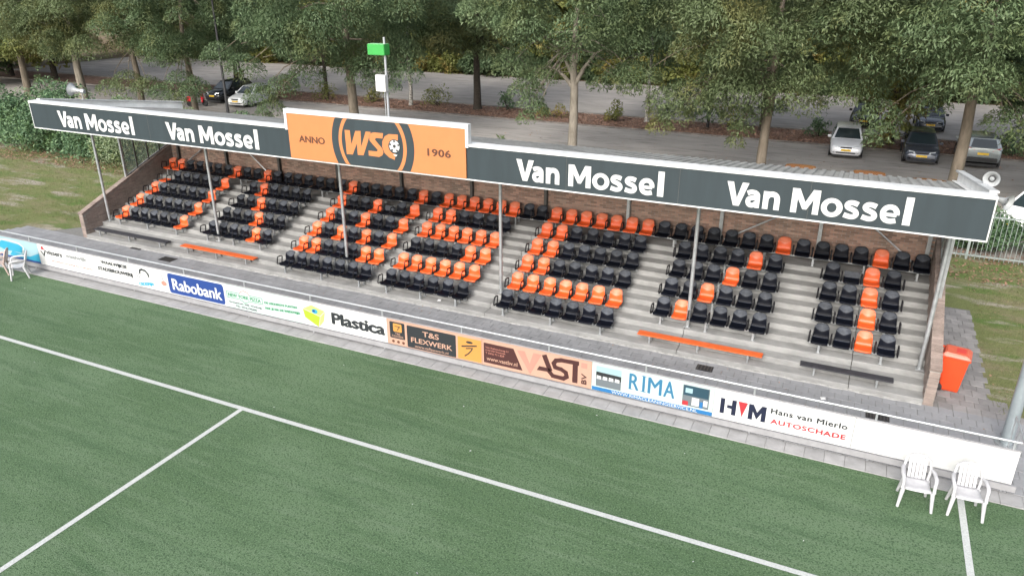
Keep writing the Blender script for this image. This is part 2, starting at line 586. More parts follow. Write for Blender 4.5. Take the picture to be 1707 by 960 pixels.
slab = slab_mesh('paving_slab', 0.294, 0.294, M_slab)
slabw = slab_mesh('paving_block', 0.292, 0.292, M_slabw)
kerb = slab_mesh('kerb_slab', 0.3965, 0.41, M_kerb, 0.016)
for i in range(90):
    x = 4.6 - i * 0.4
    inst('kerb_slab', kerb, pav, (x, 14.815, random.uniform(-0.002, 0.004)))
locs = []
rows = 10
for j in range(rows):
    y = 15.2 + j * 0.3
    for i in range(130):
        x = 6.0 - i * 0.3 - (0.15 if j % 2 else 0)
        if x < -31.2 + (j * 0.1): continue
        if j == 9 and x > 2.2: pass
        locs.append((x, y, random.uniform(-0.003, 0.003), 0))
for j in range(22):
    y = 18.2 + j * 0.3
    for i in range(7 if j < 3 else 4):
        x = 2.85 + i * 0.3 - (0.12 if j % 2 else 0)
        if x > (3.78 if j > 2 else 4.5 - 0.2 * j) or x < 2.74: continue
        locs.append((x, y, random.uniform(-0.004, 0.004), 1))
locs.sort(key=lambda p: -p[3] * 100 + math.hypot(p[0], p[1]))
for p in locs[:300]:
    inst('paving_slab', slabw if p[3] else slab, pav, p[:3])
join_copies('paving', slab, [p[:3] for p in locs[300:]], pav)

# ------------------------------------------------------------------ grandstand
stand = thing('grandstand', 'long brick and concrete grandstand with slate grey fascia reading Van Mossel', 'grandstand', (-12.16, 20.3, 0))
SO = (-12.16, 20.3, 0)


def P(name, m, mb, parent=stand, **k):
    return mb.build(name, m, parent, **k)


# concrete steps, cast in lengths that meet at open joints
joints = [XL, -20.9, -15.1, -9.32, -3.55, 0.72, XR]
random.seed(3)
for a, b in zip(joints[:-1], joints[1:]):
    for k in range(NST):
        mb = MB(SO)
        y0 = YF + k * TR
        y1 = y0 + TR + 0.05 if k < NST - 1 else YW
        g = 0.008
        z1 = (k + 1) * RS
        z0 = k * RS - 0.06 if k else -0.05
        n = max(2, int((b - a) / 0.5))
        # slightly uneven nosing
        xs = [a + g + (b - a - 2 * g) * i / n for i in range(n + 1)]
        vs = []; fs = []
        for i, x in enumerate(xs):
            dy = random.uniform(-0.004, 0.004); dz = random.uniform(-0.003, 0.002)
            vs += [(x, y0 + dy, z0), (x, y0 + dy, z1 - 0.012 + dz), (x, y0 + 0.014 + dy, z1 + dz), (x, y1, z1)]
        for i in range(n):
            q = i * 4
            for t in range(3):
                fs.append((q + t, q + 4 + t, q + 5 + t, q + 1 + t))
        fs.append((0, 1, 2, 3)); fs.append(tuple(n * 4 + t for t in (3, 2, 1, 0)))
        mb.add(vs, fs)
        P('step', M_conc, mb)
# rough mortar lip at the foot of the first step
mb = MB(SO)
vs = []; n = 90
for i in range(n + 1):
    x = XL + 0.02 + (XR - XL - 0.04) * i / n
    d = random.uniform(0.01, 0.06)
    vs += [(x, YF - 0.02 - d, 0.0), (x, YF - 0.02 - d * 0.7, 0.028 + random.uniform(0, 0.012)), (x, YF + 0.01, 0.045)]
fs = []
for i in range(n):
    for t in range(2):
        fs.append((i * 3 + t, i * 3 + 3 + t, i * 3 + 4 + t, i * 3 + 1 + t))
mb.add(vs, fs)
P('mortar_lip', M_conc2, mb)

# walls: mortar core + bricks standing 8 mm proud
BW, BH, BJ = 0.205, 0.052, 0.0115


def brick_mesh(name, w, d, h, m):
    mb = MB()
    mb.box(-w / 2, -d / 2, -h / 2, w / 2, d / 2, h / 2)
    return mb.mesh(name, m)


bw_root = MB(SO)
bw_root.box(XL - 0.22, YW, 0.0, XR + 0.22, YW + 0.2, roofz(YW + 0.1) - 0.06)
back_wall = P('back_wall', M_mortar, bw_root)
bm_back = brick_mesh('brick', BW, 0.02, BH, M_brick)
spots = []
zb = NST * RS + 0.02
row = 0
while zb + row * (BH + BJ) < roofz(YW) - 0.15:
    z = zb + row * (BH + BJ) + BH / 2
    off = (row % 2) * (BW + BJ) / 2
    x = XL + 0.02 + BW / 2 + off
    while x < XR - BW / 2 - 0.01:
        spots.append((x, YW + 0.002, z))
        x += BW + BJ
    row += 1
vis = [s for s in spots if 1.95 < s[2] < 2.95]
vis.sort(key=lambda s: -s[0])
single = set(vis[:190])
for s in vis[:190]:
    inst('brick', bm_back, back_wall, (s[0] - SO[0], s[1] - SO[1] + random.uniform(-0.002, 0.002), s[2]))
o = join_copies('brickwork', bm_back, [(s[0] - SO[0], s[1] - SO[1] + random.uniform(-0.002, 0.002), s[2]) for s in spots if s not in single], back_wall)

CO_Y0, CO_Z0, CO_SL = 18.03, 0.93, 0.395        # coping line of the side walls


def copz(y):
    return CO_Z0 + (y - CO_Y0) * CO_SL


bm_side = None
for side in (-1, 1):
    xi = XL if side < 0 else XR
    xo = xi + side * 0.22
    a, b = min(xi, xo), max(xi, xo)
    mb = MB(SO)
    mb.prism([(18.04, 0), (YW + 0.2, 0), (YW + 0.2, copz(YW + 0.2)), (18.04, copz(18.04))], a, b, 'x')
    w = P('side_wall', M_mortar, mb)
    # brick faces: inner, outer and front end
    m0 = MB()
    m0.box(-0.009, -BW / 2, -BH / 2, 0.009, BW / 2, BH / 2)
    me = m0.mesh('brick', M_brickg)
    L = []
    row = 0
    while True:
        z = 0.012 + row * (BH + BJ) + BH / 2
        if z > copz(YW): break
        y = 18.05 + BW / 2 + (row % 2) * (BW + BJ) / 2
        while y + BW / 2 < YW + 0.2:
            if z + BH / 2 < copz(y - BW / 2) - 0.01:
                L.append((xi - SO[0], y - SO[1], z)); L.append((xo - SO[0], y - SO[1], z))
            y += BW + BJ
        row += 1
    join_copies('brickwork', me, L, w)
    m0 = MB(); m0.box(-0.105, -0.009, -BH / 2, 0.105, 0.009, BH / 2)
    mef = m0.mesh('brick', M_brickg)
    row = 0
    while 0.012 + row * (BH + BJ) + BH < copz(18.04) - 0.01:
        inst('brick', mef, w, ((a + b) / 2 - SO[0], 18.04 - SO[1], 0.012 + row * (BH + BJ) + BH / 2))
        row += 1
    # coping: bricks laid on edge across the wall
    me = brick_mesh('brick', 0.25, 0.052, 0.075, M_brickg)
    ang = math.atan(CO_SL)
    n = int((YW + 0.2 - 18.04) / math.cos(ang) / 0.0635)
    for i in range(n + 1):
        y = 18.04 + i * 0.0635 * math.cos(ang)
        inst('brick', me, w, ((a + b) / 2 - SO[0] + random.uniform(-.002, .002), y - SO[1], copz(y) + 0.03), (ang, 0, 0))
    # end-wall screen: steel uprights, top rail and wired glass
    xs = (a + b) / 2
    ys = [20.33, 20.93, 21.53, 22.13, YW]
    for i, y in enumerate(ys[:4]):
        mb = MB(SO)
        r = 0.04 if i == 0 else 0.024
        mb.box(xs - r, y - r, copz(y) + 0.06, xs + r, y + r, roofz(y) - 0.1)
        P('screen_post', M_steel if i == 0 else M_steeld, mb)
    mb = MB(SO)
    mb.tube([(xs, ys[0], copz(ys[0]) + 0.09), (xs, YW, copz(YW) + 0.09)], 0.02, 6)
    P('screen_rail', M_steel, mb)
    for y0, y1 in zip(ys[:-1], ys[1:]):
        mb = MB(SO)
        mb.prism([(y0 + 0.03, copz(y0 + 0.03) + 0.12), (y1 - 0.03, copz(y1 - 0.03) + 0.12), (y1 - 0.03, roofz(y1) - 0.12), (y0 + 0.03, roofz(y0) - 0.12)], xs - 0.004, xs + 0.004, 'x')
        if M_glass is None:
            g = bpy.data.materials.new('wired glass'); g.use_nodes = True
            nt = g.node_tree; b_ = nt.nodes['Principled BSDF']
            b_.inputs['Base Color'].default_value = (0.32, 0.42, 0.38, 1)
            b_.inputs['Roughness'].default_value = 0.12
            b_.inputs['Alpha'].default_value = 0.42
            M_glass = g
        P('glass_pane', M_glass, mb)

# front posts, roof beams, wall posts, braces
for i in range(6):
    x = -26.46 + i * 5.74 if i else -26.5
    y = 19.0
    mb = MB(SO)
    mb.tube([(x, y, 3 * RS), (x, y, roofz(y) - 0.2)], 0.052, 12)
    mb.box(x - 0.09, y - 0.09, 3 * RS, x + 0.09, y + 0.09, 3 * RS + 0.015)
    P('post', M_steel, mb, smooth=True)
    mb = MB(SO)
    mb.prism([(YFAS + 0.1, roofz(YFAS) - 0.22), (YW - 0.02, roofz(YW) - 0.24), (YW - 0.02, roofz(YW) - 0.06), (YFAS + 0.1, roofz(YFAS) - 0.06)], x - 0.05, x + 0.05, 'x')
    P('roof_beam', M_steeld, mb)
for i in range(11):
    x = [-26.2, -23.5, -20.73, -17.9, -15.02, -12.1, -9.28, -6.4, -3.45, -0.62, 2.2][i]
    mb = MB(SO)
    t = 0.05
    mb.box(x - t, YW - 0.13, NST * RS + 0.002, x + t, YW - 0.12, roofz(YW) - 0.12)
    mb.box(x - t, YW - 0.03, NST * RS + 0.002, x + t, YW - 0.02, roofz(YW) - 0.12)
    mb.box(x - 0.005, YW - 0.12, NST * RS + 0.002, x + 0.005, YW - 0.03, roofz(YW) - 0.12)
    P('wall_post', M_steel if i > 6 else M_steeld, mb)
for (xa, za), (xb, zb_) in (((-3.3, 1.95), (-0.75, 3.55)), ((-0.35, 3.75), (2.1, 1.85)), ((-26.0, 1.95), (-23.6, 3.55)), ((-23.2, 3.75), (-20.9, 1.85))):
    mb = MB(SO)
    mb.tube([(xa, YW - 0.17, za), (xb, YW - 0.17, zb_)], 0.027, 8)
    P('brace', M_steel, mb)
for y in (18.2, 19.6, 21.1):
    mb = MB(SO)
    mb.box(XL, y, roofz(y) - 0.07 + 0.0, XR, y + 0.06, roofz(y) - 0.03)
    P('purlin', M_steeld, mb)

# fascia
FX0, FX1 = -27.05, 2.7
CX0, CX1 = -15.3, -9.38
mb = MB(SO)
mb.box(FX0 + 0.03, YFAS, FZ0 + 0.035, FX1 - 0.03, YFAS + 0.04, FZ1 - 0.002)
fas = P('fascia', M_fascia, mb)
for (xa, xb) in ((FX0, CX0 + 0.02), (CX1 - 0.02, FX1)):
    mb = MB(SO)
    mb.box(xa, YFAS - 0.03, FZ1, xb, YFAS + 0.3, FZ1 + 0.07)
    P('fascia_cap', M_white, mb, bevel=0.006)
mb = MB(SO)
mb.box(FX0, YFAS - 0.012, FZ0, FX1, YFAS + 0.05, FZ0 + 0.034)
P('bottom_trim', M_white, mb)
for xa, xb in ((FX0, FX0 + 0.028), (FX1 - 0.028, FX1)):
    mb = MB(SO)
    mb.box(xa, YFAS - 0.012, FZ0 + 0.036, xb, YFAS + 0.05, FZ1 - 0.003)
    P('end_trim', M_white, mb)
# vertical sheet joints
for x in (-21.2, -18.35, -6.55, -3.7, -0.8):
    mb = MB(SO)
    mb.box(x - 0.004, YFAS - 0.002, FZ0 + 0.04, x + 0.004, YFAS + 0.002, FZ1 - 0.01)
    P('sheet_joint', M_steeld, mb)


def ribbon(path, w, sub=5):
    """closed outline of a band of width w along a smooth path"""
    P_ = [Vector((p[0], p[1], 0)) for p in path]
    pts = []
    n = len(P_)
    for i in range(n - 1):
        p0, p1, p2, p3 = P_[max(i - 1, 0)], P_[i], P_[i + 1], P_[min(i + 2, n - 1)]
        for k in range(sub):
            t = k / sub
            pts.append(0.5 * ((2 * p1) + (p2 - p0) * t + (2 * p0 - 5 * p1 + 4 * p2 - p3) * t * t + (3 * p1 - p0 - 3 * p2 + p3) * t ** 3))
    pts.append(P_[-1])
    L_, R__ = [], []
    for i, p in enumerate(pts):
        d = (pts[min(i + 1, len(pts) - 1)] - pts[max(i - 1, 0)]).normalized()
        nr = Vector((-d.y, d.x, 0)) * w / 2
        L_.append(p + nr); R__.append(p - nr)
    return L_, R__


GLYPH = {
    'V': ('poly', [(0, 1), (.27, 1), (.45, .33), (.63, 1), (.9, 1), (.57, 0), (.33, 0)]),
    'M': ('poly', [(0, 0), (0, 1), (.28, 1), (.535, .47), (.79, 1), (1.07, 1), (1.07, 0), (.835, 0), (.835, .6), (.61, .17), (.46, .17), (.235, .6), (.235, 0)]),
    'l': ('poly', [(0, 0), (.235, 0), (.235, 1.1), (0, 1.1)]),
    'o': ('ring', None),
    'n': ('band', [[(.118, 0), (.118, .36), (.118, .745)], [(.14, .48), (.22, .6), (.36, .645), (.5, .6), (.568, .46), (.572, .2), (.572, 0)]]),
    'a': ('band', [[(.06, .585), (.2, .64), (.36, .635), (.47, .56), (.492, .42), (.492, .2), (.492, 0)], [(.47, .41), (.28, .405), (.13, .34), (.108, .21), (.18, .11), (.32, .1), (.47, .22)]]),
    's': ('band', [[(.52, .6), (.36, .65), (.2, .64), (.118, .545), (.17, .45), (.32, .39), (.45, .32), (.495, .215), (.43, .12), (.27, .09), (.04, .145)]]),
    'e': ('band', [[(.15, .345), (.35, .345), (.585, .345)], [(.575, .36), (.57, .48), (.48, .61), (.34, .65), (.2, .605), (.115, .48), (.105, .34), (.16, .18), (.28, .105), (.42, .095), (.58, .14)]]),
}
SLOTS = (('V', 0, .127), ('a', .116, .197), ('n', .214, .31), ('M', .372, .525), ('o', .535, .65), ('s', .656, .738), ('s', .75, .832), ('e', .843, .941), ('l', .961, 1.0))


def glyph(g, x0, x1, z0, cap):
    kind, dat = GLYPH[g]
    vs = []; fs = []
    if kind == 'poly':
        vs = list(dat); fs = [tuple(range(len(dat)))]
    elif kind == 'ring':
        m = 28
        for i in range(m):
            t = 2 * math.pi * i / m
            vs.append((.41 + .41 * math.cos(t), .37 + .385 * math.sin(t)))
            vs.append((.41 + .185 * math.cos(t), .37 + .2 * math.sin(t)))
        fs = [(2 * i, 2 * i + 1, (2 * i + 3) % (2 * m), (2 * i + 2) % (2 * m)) for i in range(m)]
    else:
        for q, path in enumerate(dat):
            A_, B_ = ribbon(path, .225 if (q == 0 and g == 'n') or g == 'n' else .2 if not (g == 'e' and q == 0) else .14)
            o = len(vs)
            for a, b in zip(A_, B_): vs += [(a.x, a.y, q), (b.x, b.y, q)]
            fs += [(o + 2 * i, o + 2 * i + 1, o + 2 * i + 3, o + 2 * i + 2) for i in range(len(A_) - 1)]
    xs_ = [v[0] for v in vs]
    mn, mx = min(xs_), max(xs_)
    mb = MB(SO)
    n = len(vs)
    F = [(x0 + (v[0] - mn) / (mx - mn) * (x1 - x0), YFAS - 0.006 - 0.0004 * (v[2] if len(v) > 2 else 0), z0 + v[1] * cap) for v in vs]
    B = [(p[0], YFAS - 0.0005, p[2]) for p in F]
    edges = {}
    for f in fs:
        for a, b in zip(f, f[1:] + f[:1]):
            k = (min(a, b), max(a, b)); edges[k] = edges.get(k, 0) + 1
    side = [(a, b, b + n, a + n) for (a, b), c in edges.items() if c == 1]
    mb.add(F + B, fs + side)
    P('letter', M_panelw, mb)


for xa, xb in ((-25.62, -21.9), (-20.4, -16.55), (-7.93, -4.06), (-2.6, 1.24)):
    w_ = xb - xa
    for (g, a_, b_) in SLOTS:
        glyph(g, xa + a_ * w_, xa + b_ * w_, 4.53, 0.553)

# raised centre panel
mb = MB(SO)
mb.box(CX0, YFAS - 0.05, FZ0 + 0.05, CX1, YFAS - 0.014, 5.74)
cp = P('centre_panel', M_orangep, mb)
mb = MB(SO)
mb.box(CX0, YFAS - 0.07, 5.742, CX1, YFAS + 0.1, 5.86)
mb.box(CX0 - 0.09, YFAS - 0.07, FZ1 - 0.02, CX0 - 0.002, YFAS + 0.1, 5.86)
mb.box(CX1 + 0.002, YFAS - 0.07, FZ1 - 0.02, CX1 + 0.09, YFAS + 0.1, 5.86)
P('panel_frame', M_white, mb)
# backing sheets and stays, seen from elsewhere
mb = MB(SO)
mb.box(CX0, YFAS - 0.012, FZ1 + 0.0, CX1, YFAS + 0.03, 5.74)
P('panel_backing', M_white, mb)
PZ0, PZ1 = 4.425, 5.73
ccx, ccz = -12.35, 5.07


def clipdisc(rx, rz, z0=PZ0, z1=PZ1, cx=ccx, cz=ccz, n=90):
    out = []
    for i in range(n):
        t = 2 * math.pi * i / n
        x, z = cx + rx * math.cos(t), cz + rz * math.sin(t)
        z = min(max(z, z0), z1)
        out.append((x, z))
    # drop repeats on the clipped edges
    res = []
    for i, p in enumerate(out):
        a = out[i - 1]; b = out[(i + 1) % n]
        if a[1] == p[1] == b[1] and p[1] in (z0, z1): continue
        res.append(p)
    return res


yy = YFAS - 0.05
mb = MB(SO); flat(mb, clipdisc(1.38, 1.38), yy); P('emblem_disc', M_fascia, mb)
mb = MB(SO); flat(mb, clipdisc(1.14, 1.14), yy - 0.0035); P('emblem_ring', M_orangep, mb)
mb = MB(SO); flat(mb, clipdisc(1.03, 1.03), yy - 0.007); P('emblem_field', M_fascia, mb)
y3 = yy - 0.0105
mb = MB(SO)
flat(mb, [(-13.25, 5.41), (-13.07, 5.41), (-13.05, 5.02), (-12.88, 5.41), (-12.70, 5.42), (-12.72, 4.98), (-12.53, 5.42), (-12.36, 5.42), (-12.66, 4.74), (-12.86, 4.73), (-12.86, 5.06), (-13.03, 4.73), (-13.24, 4.72)], y3)
P('letter', M_orangep, mb)
mb = MB(SO)
flat(mb, [(-11.95, 5.42), (-11.98, 5.27), (-12.2, 5.27), (-12.24, 5.22), (-12.0, 4.98), (-11.98, 4.88), (-12.03, 4.79), (-12.14, 4.74), (-12.48, 4.75), (-12.48, 4.89), (-12.2, 4.89), (-12.16, 4.93), (-12.42, 5.18), (-12.43, 5.3), (-12.36, 5.39), (-12.25, 5.42)], y3)
P('letter', M_orangep, mb)
mb = MB(SO)
cpts = [(-11.47, 5.42), (-11.48, 5.26), (-11.66, 5.25), (-11.76, 5.18), (-11.8, 5.06), (-11.76, 4.95), (-11.68, 4.89), (-11.58, 4.88), (-11.62, 4.71), (-11.8, 4.76), (-11.94, 4.87), (-12.01, 5.03), (-11.99, 5.2), (-11.9, 5.34), (-11.77, 5.41)]
flat(mb, cpts, y3)
P('letter', M_orangep, mb)
mb = MB(SO); flat(mb, disc(-11.6, 5.08, 0.2, 0.2), y3 - 0.0035); P('emblem_ball_edge', M_fascia, mb)
mb = MB(SO); flat(mb, disc(-11.6, 5.09, 0.165, 0.165), y3 - 0.007)
P('emblem_ball', M_panelw, mb)
mb = MB(SO)
flat(mb, disc(-11.6, 5.09, 0.055, 0.055, 5, R(90), R(450)), y3 - 0.0105)
for k in range(5):
    t = R(90 + 72 * k)
    flat(mb, disc(-11.6 + 0.135 * math.cos(t), 5.09 + 0.135 * math.sin(t), 0.035, 0.035, 5, t, t + 2 * math.pi), y3 - 0.0105)
mb = P('emblem_ball_patches', M_dark, mb)
mb = MB(SO)
flat(mb, [(-11.66, 4.86), (-11.52, 4.86), (-11.57, 4.8)], y3 - 0.004)
P('emblem_ball_tail', M_panelw, mb)
text_obj('lettering', 'ANNO', -14.93, -13.99, 4.92, 5.12, yy - 0.001, M_rust, stand, SO, bold=0.05)
text_obj('lettering', '1906', -10.56, -9.83, 4.92, 5.13, yy - 0.001, M_rust, stand, SO, bold=0.055, spacing=1.08)

# roof: trapezoid sheet
mb = MB(SO)
x = FX0 + 0.06
prof = []
while x < FX1 - 0.1:
    for dx, dz in ((0, 0), (0.10, 0), (0.125, 0.05), (0.225, 0.05), (0.25, 0)):
        if dx < 0.25: prof.append((x + dx, dz))
    x += 0.25
n = len(prof)
ny = 5
vs = []
for j in range(ny):
    y = ROOFY0 + 0.28 + (ROOFY1 - ROOFY0 - 0.28) * j / (ny - 1)
    for px_, dz in prof: vs.append((px_, y, roofz(y) + dz))
fs = [(j * n + i, j * n + i + 1, (j + 1) * n + i + 1, (j + 1) * n + i) for j in range(ny - 1) for i in range(n - 1)]
mb.add(vs, fs)
P('roof_sheet', M_roof, mb)
mb = MB(SO)
mb.box(FX0, ROOFY1, ROOFZ1 - 0.1, FX1, ROOFY1 + 0.12, ROOFZ1 - 0.01)
P('gutter', M_steel, mb)
for side in (-1, 1):
    x = FX0 if side < 0 else FX1
    a, b = (x, x + 0.05) if side < 0 else (x - 0.05, x)
    mb = MB(SO)
    mb.prism([(YFAS + 0.345, roofz(YFAS) - 0.25), (ROOFY1 + 0.3, roofz(ROOFY1) - 0.28), (ROOFY1 + 0.3, 4.36), (YFAS + 0.345, FZ1 + 0.05)], a, b, 'x')
    P('end_board', mat('bright white sheet', (0.82, 0.82, 0.8), 0.4, var=0.15, scale=2), mb)
    a, b = (x - 0.05, x + 0.13) if side < 0 else (x - 0.13, x + 0.05)
    mb = MB(SO)
    mb.prism([(YFAS + 0.345, FZ1 + 0.053), (ROOFY1 + 0.3, 4.363), (ROOFY1 + 0.3, 4.41), (YFAS + 0.345, FZ1 + 0.1)], a, b, 'x')
    P('end_cap', M_white, mb)
    a, b = (x + 0.05, x + 0.2) if side < 0 else (x - 0.2, x - 0.05)
    mb = MB(SO)
    mb.prism([(YFAS + 0.345, roofz(YFAS + .345) + 0.06), (ROOFY1, roofz(ROOFY1) + 0.06), (ROOFY1, roofz(ROOFY1) + 0.08), (YFAS + 0.345, roofz(YFAS + .345) + 0.08)], a, b, 'x')
    P('flashing', MATS['bright white sheet'], mb)

# ------------------------------------------------------------------ seats
SP = 0.52


def shell_mesh(name, mats, back=True):
    """bucket seat; local origin: centre of the pan's front edge, seat facing -y"""
    U = [-1, -0.82, -0.55, -0.28, 0, 0.28, 0.55, 0.82, 1]
    vs = []; fs = []; mi = []
    pan = [(-0.005, -0.035), (0.0, 0.0), (0.03, 0.008), (0.14, -0.004), (0.27, -0.012), (0.335, -0.004), (0.352, 0.012), (0.37, 0.018)]
    rows = []
    for i, (y, z) in enumerate(pan):
        w = 0.2 + 0.004 * min(i, 4) / 4
        rows.append([(u * w, y + (0.03 * max(0, abs(u) - 0.6) / 0.4 if i <= 2 else 0), z + ((0.02 if i < 6 else 0.008) * abs(u) ** 3 if i > 1 else 0)) for u in U])
    nb, nh = 4, 5
    if back:
        for j in range(1, nb + nh + 1):
            r = []
            for u in U:
                q = abs(u)
                t0 = 0.44 + 0.36 * q ** 1.6
                t = t0 * j / nb if j <= nb else t0 + (1 - t0) * (j - nb) / nh
                s_ = max(0.0, (t - t0) / (1 - t0))
                w = 0.198 - 0.026 * t - (0.04 * max(0, (t - 0.8) / 0.2) ** 2)
                zz = 0.026 + 0.325 * t - 0.025 * q ** 4 * max(0, (t - 0.7) / 0.3)
                yb = 0.38 + 0.035 * t + 0.1 * s_ ** 1.1 - 0.03 * q ** 2 * min(1, 2 * t) * (1 - s_)
                r.append((u * w, yb, zz))
            rows.append(r)
    n = len(U)
    for r in rows: vs += r
    for j in range(len(rows) - 1):
        for i in range(n - 1):
            fs.append((j * n + i, j * n + i + 1, (j + 1) * n + i + 1, (j + 1) * n + i))
            mi.append(1 if (j + 1 >= len(pan) + nb or j + 1 == len(pan) - 1) else 0)  # head and crease rows take the paler tone with sky sheen painted in
    me = bpy.data.meshes.new(name)
    me.from_pydata(vs, [], fs)
    for m in mats: me.materials.append(m)
    me.polygons.foreach_set('material_index', mi)
    bm = bmesh.new(); bm.from_mesh(me)
    bmesh.ops.recalc_face_normals(bm, faces=bm.faces)
    # make the front of the shell face up / forward
    if sum(f.normal.z for f in bm.faces) < 0:
        bmesh.ops.reverse_faces(bm, faces=bm.faces)
    bmesh.ops.solidify(bm, geom=list(bm.faces), thickness=0.012)
    bm.to_mesh(me); bm.free()
    me.polygons.foreach_set('use_smooth', [True] * len(me.polygons))
    return me


sh_or = shell_mesh('seat_shell', [M_orseat, M_orseat_skylit])
sh_bl = shell_mesh('seat_shell', [M_blseat, M_blseat_skylit])
sh_orn = shell_mesh('seat_shell', [M_orseat, M_orseat_skylit], back=False)
sh_bln = shell_mesh('seat_shell', [M_blseat, M_blseat_skylit], back=False)
# folded back: a broken backrest lying low
mb = MB()
mb.prism([(0.37, 0.02), (0.40, 0.02), (0.44, 0.17), (0.41, 0.18)], -0.2, 0.2, 'x')
broken_back = mb.mesh('broken_backrest', M_blseat_skylit)
# armrest: rounded loop
mb = MB()
ring = []
for cy, cz, a in ((0.24, 0.175, 0), (0.09, 0.19, 90), (0.04, 0.03, 180), (0.21, 0.01, 270)):
    for i in range(4):
        t = R(a + 30 * i)
        ring.append((0, cy + 0.04 * math.cos(t), cz + 0.04 * math.sin(t)))
mb.tube(ring, 0.019, 6, closed=True)
arm_me = mb.mesh('armrest', M_arm, smooth=True)
# bracket under the seat
mb = MB()
mb.box(-0.02, 0.06, -0.055, 0.02, 0.33, -0.03)
br_me = mb.mesh('seat_bracket', M_steel)

ORD = ['first', 'second', 'third', 'fourth', 'fifth', 'sixth', 'seventh', 'eighth', 'ninth', 'tenth', 'eleventh', 'twelfth', 'thirteenth', 'fourteenth',
       'fifteenth', 'sixteenth', 'seventeenth', 'eighteenth', 'nineteenth', 'twentieth']


def ordinal(i):
    if i < 20: return ORD[i]
    n = i + 1
    tens = {2: 'twenty', 3: 'thirty', 4: 'forty', 5: 'fifty'}[n // 10]
    if n % 10 == 0: return tens[:-1] + 'ieth'
    return tens + '-' + ORD[n % 10 - 1]


ROWW = {1: 'second', 2: 'third', 3: 'fourth', 4: 'fifth', 5: 'lowest'}
BLK = {'A': 'block at the left end wall', 'B': 'second block from the left', 'C': 'third block from the left',
       'D': 'middle block', 'E': 'third block from the right', 'F': 'second block from the right', 'G': 'block at the right end wall'}


def seat_row(code, x0, r, label_row, first_arm=True, last_arm=False, sp=SP, broken=None):
    y = 18.83 + (4 - r) * 0.765
    z = 0.735 + (4 - r) * 0.306
    if r == 5: z = 0.44
    if r == 0: y = 21.9; z = 1.965
    n = len(code)
    for i, c in enumerate(code):
        col = {'O': 'orange', 'B': 'black', 'o': 'orange', 'b': 'black'}[c]
        if r == 0:
            lab = f'{col} seat, {ordinal(i)} from the left in the long top row'
        else:
            lab = f'{col} seat, {ordinal(i)} from left, {ROWW[r]} row down, {label_row}'
        if r == 5:
            lab = f'{col} seat, {ordinal(i)} from left, lowest row of the {label_row}'
        if c == 'o': lab = 'orange seat with its backrest missing, second row down at the left end wall'
        if c == 'b': lab = 'black seat with its backrest broken off, second row down, ' + ('third block from left' if label_row.startswith('third') else 'block at right end wall')
        t = thing('stadium_seat', lab, 'seat', (x0 + i * sp + random.uniform(-0.008, 0.008), y, z), random.uniform(-0.04, 0.04), 'stadium seats in rows on the grandstand steps')
        inst('seat_shell', {'O': sh_or, 'B': sh_bl, 'o': sh_orn, 'b': sh_bln}[c], t)
        if c == 'b': inst('broken_backrest', broken_back, t)
        if i or first_arm:
            inst('armrest', arm_me, t, (-sp / 2, 0, 0))
        if i == n - 1 and last_arm:
            inst('armrest', arm_me, t, (sp / 2, 0, 0))
        inst('seat_bracket', br_me, t)
    # support frame of the row
    L = (n - 1) * sp
    tz = {5: 1, 4: 3, 3: 5, 2: 7, 1: 9, 0: 11}[r] * RS
    where = 'long top row of seats' if r == 0 else (f'lowest seat row of the {label_row}' if r == 5 else f'{ROWW[r]} seat row in the {label_row}')
    f = thing('seat_frame', f'grey steel frame carrying the {where}', 'seat frame', (x0, y, tz), 0, 'steel frames under the seat rows')
    h = z - tz
    mb = MB(); mb.box(-0.27, 0.17, h - 0.105, L + 0.22, 0.22, h - 0.056); mb.build('beam', M_steel, f)
    nl = max(2, round(L / 1.35) + 1)
    m1 = MB(); m1.box(-0.025, 0.02, 0.002, 0.025, 0.07, h - 0.06); m1.box(-0.05, 0.0, 0.002, 0.05, 0.1, 0.008)
    m2 = MB(); m2.box(-0.02, 0.30, 0.002, 0.02, 0.34, h - 0.11); m2.box(-0.05, 0.28, 0.002, 0.05, 0.36, 0.008)
    m3 = MB(); m3.box(-0.02, 0.03, h - 0.14, 0.02, 0.34, h - 0.107)
    A, B, C = m1.mesh('leg', M_steel), m2.mesh('leg', M_steel), m3.mesh('cross_bar', M_steel)
    for i in range(nl):
        x = 0.02 + (L - 0.1) * i / (nl - 1)
        inst('leg', A, f, (x, 0, 0)); inst('leg', B, f, (x, 0, 0)); inst('cross_bar', C, f, (x, 0, 0))


random.seed(11)
ROWS = {
    'A': (-25.76, {1: 'oBBBBBO', 2: 'OBBBBBO', 3: 'OBBBBBO', 4: 'OBBBBBO'}, False),
    'B': (-21.18, {1: 'BOBBBB', 2: 'BBOBBB', 3: 'BBBOBB', 4: 'BBBBOB'}, True),
    'C': (-16.94, {1: 'OBBObBO', 2: 'OBBOBBO', 3: 'OBOBOBO', 4: 'OOBBBOO', 5: 'BBBBBBB'}, False),
    'D': (-12.87, {1: 'OOBBBB', 2: 'OOOOOO', 3: 'BBBBOO', 4: 'OOOOOO', 5: 'BBBBBB'}, False),
    'E': (-8.77, {1: 'OOBBBBB', 2: 'OOBBBBB', 3: 'OOBBBBB', 4: 'OOOOOOO', 5: 'BBBBBBB'}, False),
    'F': (-4.26, {1: 'BBBBOB', 2: 'BBBOBB', 3: 'BBOBBB', 4: 'BOBBBB'}, True),
    'G': (-0.12, {1: 'BbOB', 2: 'BBOB', 3: 'BBOB', 4: 'BBOB'}, True),
}
for k, (x0, rows_, la) in ROWS.items():
    for r, code in rows_.items():
        seat_row(code, x0, r, BLK[k], last_arm=la)
